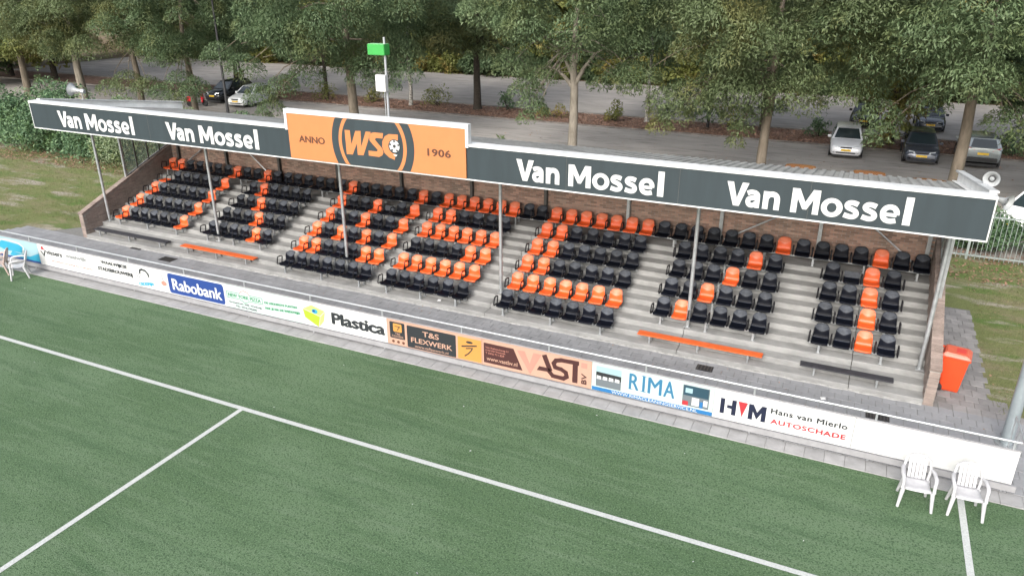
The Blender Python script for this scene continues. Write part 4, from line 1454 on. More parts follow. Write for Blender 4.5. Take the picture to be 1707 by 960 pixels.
def car(label, x, y, rz, body, front=True, h=1.46, W=0.88, L=4.2, suv=False, rooft=None, cat='car', name='parked_car'):
    t = thing(name, label, cat, (x, y, 0), rz, 'cars parked behind the grandstand')
    H = L / 2
    dz = 0.12 if suv else 0.0
    hb = 0.93 + dz
    # lower body lofted along y (front at -H)
    stn = [(-H, 0.3, 0.56, 0.76), (-H + 0.05, 0.22, 0.66, 0.86), (-H + 0.22, 0.2, 0.74, 0.93), (-H + 0.6, 0.2, 0.84, 0.98), (-H + 1.0, 0.2, 0.9, 1.0), (-0.6, 0.2, hb, 1.0), (0.5, 0.2, hb + 0.03, 1.0),
           (H - 0.6, 0.2, hb + 0.05, 0.98), (H - 0.15, 0.25, hb + 0.03, 0.93), (H - 0.02, 0.3, hb - 0.1, 0.86), (H, 0.34, hb - 0.25, 0.8)]
    vs = []; fs = []
    prof = lambda w, z0, z1: [(0, z1 + 0.02), (w * 0.55, z1 + 0.012), (w * 0.86, z1 - 0.02), (w * 0.97, z1 - 0.1), (w, z1 - 0.25), (w * 0.99, (z0 + z1) / 2 - 0.05), (w * 0.95, z0 + 0.04), (w * 0.85, z0), (0, z0)]
    K = None
    for yy_, z0, z1, wf in stn:
        p = prof(W * wf, z0 + dz * 0.6, z1 + (dz if z1 < hb - 0.02 else 0))
        ring = p + [(-a, b) for a, b in reversed(p[1:-1])]
        K = len(ring)
        vs += [(a, yy_, b) for a, b in ring]
    for j in range(len(stn) - 1):
        for i in range(K):
            fs.append((j * K + i, j * K + (i + 1) % K, (j + 1) * K + (i + 1) % K, (j + 1) * K + i))
    fs.append(tuple(range(K))); fs.append(tuple(reversed(range((len(stn) - 1) * K, len(stn) * K))))
    mb = MB(); mb.add(vs, fs); mb.build('body', body, t, smooth=True)
    # cabin
    zb, zr = hb - 0.02, h
    yb0, yr0, yr1, yb1 = -H + 1.08, -H + 1.85, H - 0.55, H - 0.06
    wb, wr = W * 0.93, W * 0.7
    N_ = 6
    def ring_at(f):
        pass
    P_ = [(-wb, yb0, zb), (wb, yb0, zb), (wb, yb1, zb), (-wb, yb1, zb), (-wr, yr0, zr - 0.03), (wr, yr0, zr - 0.03), (wr, yr1, zr - 0.03), (-wr, yr1, zr - 0.03)]
    mb = MB(); mb.add(P_, [(0, 1, 5, 4), (1, 2, 6, 5), (2, 3, 7, 6), (3, 0, 4, 7)]); mb.build('pillars', body, t)
    mb = MB()
    ys_ = [yr0 - 0.02, yr0 + 0.25, (yr0 + yr1) / 2, yr1 - 0.2, yr1 + 0.06]
    xs_ = [-wr - 0.02, -wr * 0.7, 0, wr * 0.7, wr + 0.02]
    vs = []
    for j, yy_ in enumerate(ys_):
        for i, xx in enumerate(xs_):
            vs.append((xx, yy_ - (0.05 * (1 - (xx / wr) ** 2) if j == 0 else 0), zr - 0.03 + (0.035 if 0 < i < 4 else 0) * (1 if i != 2 else 1.25) + (0.02 if 0 < j < 4 else -0.01)))
    fs = [(j * 5 + i, j * 5 + i + 1, (j + 1) * 5 + i + 1, (j + 1) * 5 + i) for j in range(4) for i in range(4)]
    mb.add(vs, fs); mb.build('roof', rooft or body, t, smooth=True)

    def pane(name, a, b, c, d, mrg, m=M_win, off=0.012):
        a, b, c, d = map(Vector, (a, b, c, d))
        nrm = (b - a).cross(d - a).normalized()
        cen = (a + b + c + d) / 4
        if nrm.dot(cen - Vector((0, 0, 1.1))) < 0: nrm = -nrm
        pts = []
        for p, q, r in ((a, b, d), (b, a, c), (c, d, b), (d, c, a)):
            pts.append(p + (q - p) * mrg[0] + (r - p) * mrg[1] + nrm * off)
        mb = MB(); mb.add([tuple(p) for p in pts] + [tuple(p - nrm * 0.01) for p in pts], [(0, 1, 2, 3), (4, 5, 6, 7), (0, 1, 5, 4), (1, 2, 6, 5), (2, 3, 7, 6), (3, 0, 4, 7)])
        mb.build(name, m, t)
    pane('windscreen', P_[0], P_[1], P_[5], P_[4], (0.07, 0.07))
    pane('rear_window', P_[3], P_[2], P_[6], P_[7], (0.12, 0.14))
    for s in (0, 1):
        q = (1, 2, 6, 5) if s == 0 else (0, 3, 7, 4)
        a, b, c, d = [Vector(P_[i]) for i in q]
        m0, m1 = (a + b) / 2, (c + d) / 2
        pane('side_window', a + (d - a) * 0.05 + (b - a) * 0.14, m0, m1, d, (0.05, 0.12))
        pane('side_window', m0, b - (b - a) * 0.12, c - (c - d) * 0.04, m1, (0.05, 0.12))
    for sx in (-1, 1):
        for wy in (-H + 0.78, H - 0.76):
            mb = MB(); mb.lathe([(0, -0.1), (0.24, -0.1), (0.32, -0.07), (0.335, 0), (0.32, 0.07), (0.22, 0.085)], (sx * (W - 0.105), wy, 0.335), (sx, 0, 0), 20)
            w = mb.build('wheel', M_tyre, t, smooth=True)
            mb = MB(); mb.lathe([(0, 0.09), (0.05, 0.095), (0.2, 0.08), (0.215, 0.087)], (sx * (W - 0.105), wy, 0.335), (sx, 0, 0), 10); mb.build('rim', M_rim, w)
            mb = MB(); mb.lathe([(0.345, 0.055), (0.395, 0.055), (0.395, 0.02)], (sx * (W - 0.055), wy, 0.34), (sx, 0, 0), 20); mb.build('wheel_arch', M_dark, t)
        mb = MB(); mb.box(sx * (W - 0.02), yb0 + 0.28, hb - 0.02, sx * (W + 0.17), yb0 + 0.4, hb + 0.12); mb.build('mirror', body, t, bevel=0.02)
        # lamps
        mb = MB(); mb.add([(sx * W * 0.36, -H - 0.012, 0.6 + dz), (sx * W * 0.66, -H + 0.06, 0.61 + dz), (sx * W * 0.76, -H + 0.16, 0.74 + dz), (sx * W * 0.42, -H + 0.04, 0.71 + dz),
                           (sx * W * 0.36, -H + 0.05, 0.6 + dz), (sx * W * 0.66, -H + 0.12, 0.61 + dz), (sx * W * 0.74, -H + 0.24, 0.72 + dz), (sx * W * 0.42, -H + 0.12, 0.69 + dz)],
                          [(0, 1, 2, 3), (4, 5, 6, 7), (0, 1, 5, 4), (1, 2, 6, 5), (2, 3, 7, 6), (3, 0, 4, 7)]); mb.build('headlight', M_lamp, t)
        mb = MB(); mb.add([(sx * W * 0.42, H + 0.012, 0.83 + dz), (sx * W * 0.8, H - 0.08, 0.86 + dz), (sx * W * 0.86, H - 0.12, 1.0 + dz), (sx * W * 0.66, H - 0.02, 0.97 + dz),
                           (sx * W * 0.42, H - 0.1, 0.83 + dz), (sx * W * 0.8, H - 0.16, 0.86 + dz), (sx * W * 0.86, H - 0.2, 1.0 + dz), (sx * W * 0.66, H - 0.12, 0.97 + dz)],
                          [(0, 1, 2, 3), (4, 5, 6, 7), (0, 1, 5, 4), (1, 2, 6, 5), (2, 3, 7, 6), (3, 0, 4, 7)]); mb.build('tail_light', M_tail, t)
    mb = MB(); mb.box(-0.3, -H - 0.015, 0.58 + dz, 0.3, -H + 0.05, 0.66 + dz); mb.build('grille', M_dark, t)
    mb = MB(); mb.box(-0.5, -H - 0.012, 0.3 + dz, 0.5, -H + 0.08, 0.38 + dz); mb.build('air_intake', M_dark, t)
    mb = MB(); mb.box(-0.26, -H - 0.03, 0.43 + dz, 0.26, -H - 0.0, 0.54 + dz); mb.build('number_plate', M_plate, t)
    mb = MB(); mb.box(-0.26, H + 0.0, 0.62 + dz, 0.26, H + 0.02, 0.73 + dz); mb.build('number_plate', M_plate, t)
    mb = MB(); mb.box(-W * 0.78, H - 0.1, 0.32 + dz * 0.5, W * 0.78, H + 0.03, 0.5 + dz); mb.build('rear_bumper', M_dark if suv else body, t, bevel=0.03)
    mb = MB(); mb.box(-W * 0.8, -H + 0.1, 0.12, W * 0.8, H - 0.1, 0.25); mb.build('underbody', M_dark, t)
    return t


paint = lambda n, c, met=0.3: mat(n, c, 0.25, met, var=0.05, coat=0.6)
P_silver = paint('silver paint', (0.78, 0.79, 0.82), 0.15)
P_dgrey = paint('dark grey paint', (0.09, 0.1, 0.125), 0.5)
P_white = paint('white car paint', (0.8, 0.82, 0.82), 0.0)
P_black = paint('black car paint', (0.012, 0.014, 0.018), 0.2)
P_bgrey = paint('blue grey paint', (0.34, 0.38, 0.39), 0.5)
P_orange_refl = paint('orange reflection paint', (0.55, 0.24, 0.11), 0.3)  # orange reflections on the hidden roofs, painted in as body colour
P_navy = paint('dark blue paint', (0.02, 0.03, 0.05), 0.3)
car('silver saloon with yellow plate facing the grandstand roof', -0.7, 47.4, R(2), P_silver)
car('dark grey hatchback facing the grandstand, left of the thick trunk', 3.1, 47.5, R(1), P_dgrey)
car('grey crossover seen from behind, right of the thick trunk', 5.95, 47.9, R(181), P_bgrey, suv=True, h=1.58, W=0.92)
car('dark car parked behind the silver saloon', 0.05, 57.8, R(-2), P_black, W=0.87)
car('dark blue car half hidden by leaves behind the grey hatchback', 4.0, 58.0, R(0), P_navy)
car('white hatchback parked at the left, beside the lamp post', -44.5, 46.4, R(4), P_white)
car('black car left of the white hatchback', -47.6, 47.2, R(2), P_black, suv=True, h=1.6)
car('white car behind the bar fence at the right edge', 7.0, 35.2, R(-32), P_white)
car('car with orange reflection painted in, only its roof showing left of the other hidden roofs', -2.25, 34.45, R(0), P_orange_refl, h=1.5)
car('car with orange reflection painted in, only its roof showing, middle of three behind the roof', 0.62, 34.4, R(1), P_orange_refl, h=1.51)
car('car with orange reflection painted in, only its roof showing near the thick trunk', 2.95, 34.0, R(0), P_orange_refl, h=1.5)

# red scooter, half hidden
t = thing('motor_scooter', 'red scooter parked beside the black car at the left', 'scooter', (-47.6, 43.6, 0), R(115))
M_red = paint('red paint', (0.5, 0.01, 0.02), 0.1)
mb = MB()
for wy in (-0.62, 0.62): mb.lathe([(0.12, -0.05), (0.22, -0.05), (0.24, 0), (0.22, 0.05), (0.12, 0.05)], (0, wy, 0.24), (1, 0, 0), 16)
for nm, wy in (('wheel', -0.62), ('wheel', 0.62)):
    m1 = MB(); m1.lathe([(0.0, -0.03), (0.12, -0.05), (0.22, -0.05), (0.24, 0), (0.22, 0.05), (0.12, 0.05), (0, 0.03)], (0, wy, 0.24), (1, 0, 0), 16); m1.build(nm, M_tyre, t, smooth=True)
mb = MB(); mb.prism([(0.05, 0.35), (0.8, 0.42), (0.86, 0.6), (0.7, 0.78), (0.15, 0.74), (0.02, 0.5)], -0.17, 0.17, 'x'); mb.build('rear_body', M_red, t, bevel=0.05)
mb = MB(); mb.prism([(-0.5, 0.25), (0.1, 0.25), (0.1, 0.33), (-0.42, 0.33)], -0.14, 0.14, 'x'); mb.build('floorboard', M_dark, t)
mb = MB(); mb.prism([(-0.5, 0.3), (-0.42, 0.3), (-0.36, 0.95), (-0.46, 1.0), (-0.58, 0.6)], -0.19, 0.19, 'x'); mb.build('leg_shield', M_red, t, bevel=0.03)
mb = MB(); mb.prism([(0.1, 0.76), (0.72, 0.8), (0.7, 0.86), (0.12, 0.84)], -0.14, 0.14, 'x'); mb.build('seat', M_dark, t, bevel=0.03)
mb = MB(); mb.tube([(-0.3, -0.36, 1.02), (0, -0.44, 1.05), (0.3, -0.36, 1.02)], 0.02, 6); mb.build('handlebar', M_dark, t)

# ------------------------------------------------------------------ lamp posts
for x, y, h, lab in ((-39.0, 38.2, 9, 'thin black lamp post in front of the white hatchback'), (-51.2, 52.2, 8, 'thin black lamp post beyond the white hatchback'), (-9.45, 51.4, 8, 'thin black lamp post in the planting strip between the trees')):
    t = thing('lamp_post', lab, 'lamp post', (x, y, 0), 0, 'black lamp posts in the car park')
    mb = MB(); mb.tube([(0, 0, 0), (0, 0, h)], 0.1, 8, r2=0.05); mb.build('pole', M_dark, t, smooth=True)
    mb = MB(); mb.lathe([(0.0, 0.12), (0.25, 0.0), (0.22, -0.08), (0.0, -0.1)], (0, 0, h + 0.1), (0, 0, 1), 14); mb.build('lamp_head', M_steeld, t, smooth=True)

# ------------------------------------------------------------------ foliage
RNG = np.random.default_rng(5)


def unit(v):
    return v / np.maximum(np.linalg.norm(v, axis=1, keepdims=True), 1e-6)


def leaves_mesh(name, cen, dirs, nrm, L, W, m, curl=0.12):
    """one pointed leaf (4 corners) per entry"""
    n = len(cen)
    d = unit(dirs)
    s = unit(np.cross(d, nrm))
    nn = unit(np.cross(s, d))
    L = np.broadcast_to(np.asarray(L, dtype=float).reshape(-1, 1), (n, 1)) if np.ndim(L) else np.full((n, 1), L)
    Wd = L * (W / 1.0)
    v = np.empty((n, 4, 3))
    v[:, 0] = cen - d * L * 0.5
    v[:, 1] = cen + s * Wd * 0.5 + nn * L * curl
    v[:, 2] = cen + d * L * 0.5
    v[:, 3] = cen - s * Wd * 0.5 + nn * L * curl
    me = bpy.data.meshes.new(name)
    me.vertices.add(4 * n); me.vertices.foreach_set('co', v.reshape(-1).astype(np.float32))
    me.loops.add(4 * n); me.loops.foreach_set('vertex_index', np.arange(4 * n, dtype=np.int32))
    me.polygons.add(n); me.polygons.foreach_set('loop_start', np.arange(0, 4 * n, 4, dtype=np.int32))
    me.update(calc_edges=True)
    me.materials.append(m)
    return me


def clump_leaves(centers, radii, count, droop=0.9, flat_=0.62, rng=RNG):
    """leaves hung over each clump like a drooping shingle"""
    C = []; D = []; Nn = []
    for c, r in zip(centers, radii):
        k = max(8, int(count * r * r))
        u = unit(rng.normal(size=(k, 3)))
        u[:, 2] = np.where(rng.random(k) < 0.72, np.abs(u[:, 2]), u[:, 2])
        rad = r * (0.55 + 0.5 * rng.random((k, 1)) ** 0.5)
        p = u * rad
        p[:, 2] *= flat_
        # sag at the rim
        hr = np.hypot(p[:, 0], p[:, 1]) / r
        p[:, 2] -= 0.3 * r * hr ** 2
        C.append(p + c)
        out = u.copy(); out[:, 2] *= 0.2
        D.append(unit(out * 0.75 + np.array([0, 0, -droop]) + rng.normal(size=(k, 3)) * 0.6))
        Nn.append(unit(u + np.array([0, 0, 0.5]) + rng.normal(size=(k, 3)) * 0.45))
    return np.concatenate(C), np.concatenate(D), np.concatenate(Nn)


def crown_points(h, r, z0, n, rng):
    zc = (h + z0) / 2
    hh = (h - z0) / 2
    u = unit(rng.normal(size=(n, 3)))
    rad = 0.42 + 0.58 * rng.random((n, 1)) ** 0.45
    p = u * rad
    # crown widest low down
    p[:, 0] *= r; p[:, 1] *= r
    p[:, 2] = zc + p[:, 2] * hh
    k = 1.0 - 0.35 * np.clip((p[:, 2] - zc) / hh, 0, 1)
    p[:, 0] *= k; p[:, 1] *= k
    return p


def tree(label, x, y, h, r, z0, n, cnt, leafL, leafW, tr, bark, lm, seed, extra=(), group='trees round the car park', droop=0.65, limbs=7, name='ash_tree', crad=(0.8, 1.5), lim=None, forks=()):
    rng = np.random.default_rng(seed)
    t = thing(name, label, 'tree', (x, y, 0), 0, group)
    pts = crown_points(h, r, z0, n, rng)
    if lim is not None:
        pts = np.array([p for p in pts if lim(p)])
    rad = rng.uniform(crad[0], crad[1], len(pts))
    for ex in extra:
        pts = np.vstack([pts, [ex[:3]]]); rad = np.append(rad, ex[3])
    C, D, Nn = clump_leaves(pts, rad, cnt, droop, rng=rng)
    me = leaves_mesh('crown', C, D, Nn, leafL * rng.uniform(0.7, 1.3, len(C)), leafW, lm)
    inst('crown', me, t)
    mb = MB()
    k = 9
    wob = [(rng.normal() * 0.035 * i, rng.normal() * 0.035 * i) for i in range(k)]
    path = [(wob[i][0] * 0.6, wob[i][1] * 0.6, h * 0.82 * i / (k - 1)) for i in range(k)]
    path[0] = (0, 0, -0.05)
    rr = [tr * (1.28 if i == 0 else 1) * (1 - 0.8 * (i / (k - 1)) ** 1.1) for i in range(k)]
    path.insert(1, (0, 0, 0.35)); rr.insert(1, tr * 1.04)
    mb.tube(path, rr, 12)
    mb.build('trunk', bark, t, smooth=True)
    order = list(rng.permutation(len(pts)))[:limbs]
    for ex in range(len(extra)): order.append(len(pts) - 1 - ex)
    def limb(a, b, r0):
        a = Vector(a); b = Vector(b)
        mid1 = a.lerp(b, 0.35) + Vector((0, 0, (b - a).length * 0.12)); mid2 = a.lerp(b, 0.7) + Vector((0, 0, (b - a).length * 0.12))
        mb = MB(); mb.tube([a, mid1, mid2, b], [r0, r0 * 0.75, r0 * 0.45, r0 * 0.15], 7)
        # side twigs
        for q in range(3):
            s0 = mid1.lerp(b, 0.2 + 0.25 * q)
            e0 = s0 + Vector((rng.normal() * 0.7, rng.normal() * 0.7, rng.uniform(-0.2, 0.8)))
            mb.tube([s0, e0], [r0 * 0.3, 0.008], 5)
        mb.build('limb', bark, t, smooth=True)
    for i in order:
        p = pts[i]
        za = min(max(p[2] * 0.62, z0 * 0.7 + 1.0), h * 0.7)
        za = max(za, min(p[2] + 1.6, h * 0.62), z0 + 1.2)
        limb((0, 0, za), tuple(p), tr * 0.2)
    for f in forks:
        limb(f[0], f[1], tr * 0.45)
    return t


FR = 'ash trees along the near side of the car park'
L0, LW = 0.175, 0.3
tree('pale trunked ash with forked limbs behind the middle of the roof', -13.75, 37.0, 13.5, 5.2, 4.9, 95, 660, L0, LW, 0.27, M_barkp, M_leafA, 21,
     extra=[(-2.4, -0.6, 4.1, 1.0), (-2.0, -0.9, 3.4, 0.8), (-2.3, -0.9, 2.6, 0.55), (-1.5, -0.4, 4.8, 0.9), (-1.7, -0.8, 3.0, 0.7), (3.0, 0, 5.0, 1.1), (-3.4, 0, 5.3, 1.2), (2.6, 1.0, 4.2, 0.7)], group=FR, limbs=5,
     forks=[((0, 0, 4.2), (1.6, -0.5, 6.1)), ((0, 0, 4.1), (-1.4, -0.5, 5.2)), ((0, 0, 4.6), (-1.3, -0.3, 6.3)), ((0, 0, 5.2), (0.6, -0.2, 6.8))],
     lim=lambda p: not (abs(p[0]) < 2.2 and p[1] < 0 and p[2] < 6.8))
tree('big ash with low drooping left branches behind the left roof', -28.45, 38.0, 14, 6.6, 4.2, 130, 660, L0, LW, 0.33, M_bark, M_leafB, 22,
     extra=[(-7.4, -1, 4.2, 1.3), (-6.2, -1.2, 2.6, 1.1), (-5.4, -1.2, 1.9, 0.9), (-6.2, -1.2, 1.2, 0.75), (-4.6, -0.8, 3.2, 1.1), (-9.4, -1.0, 4.9, 1.2), (2.6, -0.6, 4.2, 1.1), (4.6, -0.8, 4.4, 0.9), (1.8, -1.5, 4.1, 0.9), (-2.5, -1, 4.1, 1.2), (3.6, -1.0, 3.6, 0.6)], group=FR)
tree('ash hanging low over the car park, right of the birch', -4.1, 37.0, 14, 6.0, 4.3, 115, 660, L0, LW, 0.25, M_bark, M_leafC, 23,
     extra=[(-4.6, -0.5, 3.9, 1.2), (-3.5, -0.8, 4.3, 1.2), (-1.1, -1.0, 3.5, 0.9), (-1.0, -0.9, 2.9, 0.6), (-5.0, -0.3, 3.3, 0.7), (-2.4, -0.6, 4.0, 1.0), (1.5, -0.8, 4.3, 1.1), (-6.3, 0, 4.9, 1.3), (-4.9, -0.6, 2.7, 0.7), (-4.2, -0.6, 3.3, 0.9), (-1.2, -0.9, 2.3, 0.5), (-0.4, -0.8, 3.9, 0.7)], group=FR)
tree('thick trunked ash between the parked cars at the right', 4.0, 37.0, 14.5, 6.4, 4.4, 125, 660, L0, LW, 0.28, M_bark, M_leafA, 24,
     extra=[(-3.4, -0.4, 3.9, 1.0), (-3.2, -0.6, 3.2, 0.75), (-3.5, -0.5, 2.7, 0.45), (-1.6, -0.5, 4.6, 0.9), (1.3, -0.8, 4.0, 1.0), (2.1, -0.8, 3.4, 0.9), (3.0, -0.6, 4.2, 1.2), (4.6, -0.8, 3.4, 1.2), (3.4, -0.9, 3.0, 0.6), (-4.4, 0.2, 5.0, 1.3), (-5.2, 0, 4.8, 1.1)], group=FR)
tree('ash crown filling the upper right corner', 12.5, 38.0, 14, 6.4, 3.0, 110, 660, L0, LW, 0.3, M_bark, M_leafA, 25, group=FR,
     extra=[(-5.2, -1.0, 3.2, 1.3), (-4.0, -1.4, 2.4, 1.1)])
tree('ash with a slender trunk left of the drooping branches', -43.4, 39.5, 13.5, 5.2, 3.9, 105, 660, L0, LW, 0.24, M_bark, M_leafB, 26, group=FR,
     extra=[(2.0, -1.5, 2.6, 1.0), (0.4, -1.2, 2.8, 1.2), (1.2, -1.5, 2.0, 0.9), (-1.4, -1.5, 2.0, 0.9), (0.2, -1.8, 1.7, 0.8)])
tree('ash behind the left end of the roof with a low curtain of leaves', -50.0, 40.5, 14, 6.0, 3.2, 110, 660, L0, LW, 0.25, M_bark, M_leafC, 27, group=FR,
     extra=[(1.5, -2.0, 2.4, 1.3), (3.5, -2.0, 2.2, 1.2), (-0.6, -2.0, 1.9, 1.0)])
tree('tree with a thick grey trunk left of the horn loudspeaker', -56.4, 40.5, 14, 6.0, 3.8, 110, 660, L0, LW, 0.33, M_barkp, M_leafC, 28, group=FR)
tree('yellowish tree in the upper left corner', -65.5, 42.0, 14, 6.2, 3.2, 110, 480, 0.26, 0.32, 0.3, M_bark, M_leafG, 29, group=FR)
# planting strip
tree('birch with a black and white trunk beside the green box pole', -32.6, 51.0, 12, 3.8, 4.0, 60, 260, 0.3, 0.3, 0.16, M_birch, M_leafB, 31, name='birch_tree', group='trees in the planting strip')
tree('dark trunked tree standing in the strip right of the birch', -26.9, 51.4, 13.5, 5.0, 4.0, 95, 270, 0.36, 0.24, 0.3, M_barkd, M_leafC, 32, name='broadleaf_tree', group='trees in the planting strip',
     extra=[(3.5, -1, 3.2, 1.0), (5.0, -0.5, 2.8, 1.0), (4.4, -0.8, 1.9, 0.7)])
tree('birch with a speckled white trunk near the centre of the strip', -13.7, 51.6, 12, 3.8, 3.6, 60, 260, 0.3, 0.3, 0.17, M_birch, M_leafA, 33, name='birch_tree', group='trees in the planting strip',
     extra=[(-3.4, -0.8, 2.6, 0.9), (-2.2, -0.6, 3.2, 1.0)])
tree('leafy tree in the strip with foliage almost to the ground', -6.0, 51.8, 12, 4.4, 2.6, 85, 270, 0.36, 0.24, 0.2, M_barkd, M_leafB, 34, name='broadleaf_tree', group='trees in the planting strip',
     extra=[(-4.2, -1.2, 2.0, 1.1), (-3.2, -1.4, 1.2, 0.9), (0.6, -1, 1.8, 0.9), (-5.6, -0.8, 2.6, 0.9), (-4.4, -1.0, 1.0, 0.7)])
tree('dense dark tree between the silver car and the grey hatchback', 1.6, 50.8, 12, 4.6, 2.0, 95, 270, 0.36, 0.26, 0.25, M_barkd, M_leafY, 35, name='broadleaf_tree', group='trees in the planting strip',
     extra=[(0.1, -2.4, 1.5, 0.9), (-0.5, -3.0, 0.8, 0.6), (0.6, -2.0, 2.4, 1.0)])
tree('tree in the strip behind the grey crossover', 9.5, 51.5, 12, 5.0, 1.6, 95, 260, 0.36, 0.26, 0.25, M_barkd, M_leafB, 36, name='broadleaf_tree', group='trees in the planting strip')
tree('tree in the strip behind the white hatchback', -42.0, 52.5, 12, 4.6, 4.4, 70, 260, 0.34, 0.26, 0.18, M_barkd, M_leafY, 37, name='broadleaf_tree', group='trees in the planting strip')
tree('tree in the strip behind the black car', -52.5, 53.0, 13, 5.0, 3.0, 85, 260, 0.34, 0.26, 0.22, M_barkd, M_leafB, 38, name='broadleaf_tree', group='trees in the planting strip')

# woodland behind: three crowns reused, each tree still its own object
protos = []
M_leafL = leaf_mat('sunlit lime leaf', (0.16, 0.19, 0.05), (0.3, 0.33, 0.11), (0.36, 0.24, 0.08), 0.4)  # sunlight on these crowns is painted into a brighter leaf colour
for s, lm in ((51, M_leafY), (52, M_leafB), (53, M_leafA), (54, M_leafL)):
    rng = np.random.default_rng(s)
    pts = crown_points(12.5, 4.8, 1.2, 90, rng)
    C, D, Nn = clump_leaves(pts, rng.uniform(1.0, 1.7, len(pts)), 95, 0.5, 0.75, rng=rng)
    protos.append(leaves_mesh('crown', C, D, Nn, 0.5 * rng.uniform(0.7, 1.3, len(C)), 0.42, lm))
mb = MB(); mb.tube([(0, 0, -0.1), (0.1, 0, 3), (0, 0.1, 7), (0, 0, 10.5)], [0.3, 0.24, 0.18, 0.05], 9)
wtr = mb.mesh('trunk', M_barkd, smooth=True)
rng = random.Random(9)
wood = []
x = -88
while x < 30:
    wood.append((x, 75 + rng.uniform(-2.2, 2.2) - (1 if x < -56 else 0)))
    x += rng.uniform(4.2, 6.2)
x = -100
while x < 34:
    wood.append((x, 83 + rng.uniform(-2, 3)))
    x += rng.uniform(4.6, 6.6)
x = -110
while x < 40:
    wood.append((x, 93 + rng.uniform(-2, 3)))
    x += rng.uniform(5, 7)
for q in ((-74, 50.5), (-80, 50), (-90, 62), (-88, 56), (-75, 43), (-82, 44), (-90, 50)):
    wood.append(q)
for i, (x, y) in enumerate(wood):
    k = rng.choice([0, 0, 0, 1, 1, 2])
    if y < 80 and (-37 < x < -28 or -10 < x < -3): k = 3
    lab = ['yellow green woodland tree beyond the far car park', 'dark green woodland tree beyond the far car park', 'grey green woodland tree beyond the far car park', 'woodland tree painted sunlit lime yellow beyond the far car park'][k]
    if y < 64: lab = lab.replace('beyond the far car park', 'in the wood at the left edge')
    t = thing('woodland_tree', lab, 'tree', (x, y, 0), rng.uniform(0, 6.28), 'woodland ' + ['yellow green', 'dark green', 'grey green', 'lime'][k] + (' trees at the left edge' if y < 64 else ' trees beyond the far car park'))
    s = rng.uniform(0.9, 1.2)
    inst('crown', protos[k], t, scale=(s, s, s * rng.uniform(0.9, 1.1)))
    inst('trunk', wtr, t)


# shrubs
def shrub(label, x, y, rx, ry, h, cnt, L, W, lm, seed, name='shrub', group=None, n=22, stems=5, droop=0.1):
    rng = np.random.default_rng(seed)
    t = thing(name, label, 'shrub', (x, y, 0), 0, group)
    u = unit(rng.normal(size=(n, 3))); u[:, 2] = np.abs(u[:, 2])
    p = u * (0.35 + 0.5 * rng.random((n, 1)))
    p = p * np.array([rx, ry, h])
    p[:, 2] = np.clip(p[:, 2] + h * 0.12, 0.2, None)
    rad = rng.uniform(0.24, 0.4, n) * min(rx, h)
    C, D, Nn = clump_leaves(p, rad, cnt / max(0.05, np.mean(rad ** 2)) , droop, 0.85, rng=rng)
    C[:, 2] = np.clip(C[:, 2], 0.03, None)
    inst('foliage', leaves_mesh('foliage', C, D, Nn, L * rng.uniform(0.7, 1.3, len(C)), W, lm, 0.08), t)
    mb = MB()
    for i in range(stems):
        q = p[rng.integers(n)]
        mb.tube([(0.1 * rng.normal(), 0.1 * rng.normal(), 0), tuple(q)], [0.03, 0.008], 5)
    mb.build('stems', M_barkd, t)
    return t


shrub('large dark laurel bush at the far left edge', -48.5, 29.0, 4.0, 2.6, 3.1, 300, 0.17, 0.5, M_leafH, 61, n=60)
shrub('tall dark green bush behind the left end of the fascia', -42.5, 28.6, 3.2, 2.3, 3.5, 380, 0.17, 0.5, M_leafH, 62, n=50)
shrub('dark green bush between the laurels and the pale bush', -38.7, 28.7, 2.7, 2.1, 2.9, 380, 0.17, 0.5, M_leafH, 63, n=45)
shrub('pale variegated bush seen through the left end screen', -35.4, 28.3, 3.2, 2.3, 3.1, 520, 0.13, 0.5, M_leafV, 64, n=50)
shrub('grey green bush behind the left end of the brick wall', -31.4, 27.6, 3.2, 2.0, 2.9, 520, 0.13, 0.5, M_leafV, 65, n=50)
shrub('dark bush behind the back wall', -27.6, 28.2, 2.8, 2.0, 2.8, 420, 0.14, 0.5, M_leafH, 66, n=40)
for i, (x, y) in enumerate(((4.6, 31.0), (7.2, 31.2), (9.8, 31.0), (12.2, 31.2))):
    shrub(['dark creeper bush behind the bar fence nearest the stand', 'dark bush behind the bar fence, below the white car', 'bush behind the bar fence at the right edge', 'bush behind the bar fence beyond the picture'][i],
          x, y, 1.5, 0.8, 1.55, 300, 0.13, 0.45, M_leafH, 70 + i, n=34)
SM = 'small shrubs in the planting strip'
for i, (x, y, h, lm, lab) in enumerate(((-24.8, 52.2, 1.5, M_leafH, 'low dark bush right of the dark trunk'), (-36.4, 51.2, 1.6, M_leafY, 'yellow green bush left of the birch'), (-30.6, 51.8, 1.8, M_leafY, 'bush between the birch and the dark trunk'),
        (-15.9, 51.0, 1.5, M_leafY, 'thin yellow bush left of the centre birch'), (-8.0, 51.5, 1.9, M_leafY, 'open stemmed yellow bush right of the lamp post'), (-20.5, 50.8, 1.0, M_leafY, 'small yellow bush behind the pale trunk'),
        (-50.5, 51.5, 2.2, M_leafY, 'yellow green bush behind the black car'), (-46.0, 52.0, 2.0, M_leafY, 'yellow green bush behind the white hatchback'), (-40.5, 50.5, 1.6, M_leafY, 'bush right of the white hatchback'),
        (-2.5, 51.3, 1.2, M_leafH, 'dark bush left of the silver saloon'), (7.5, 50.3, 1.5, M_leafH, 'dark bush behind the grey crossover'))):
    shrub(lab, x, y, 0.9 + 0.35 * (i % 3), 0.7, h, 36, 0.2, 0.4, lm, 80 + i, group=SM, n=13, stems=8)
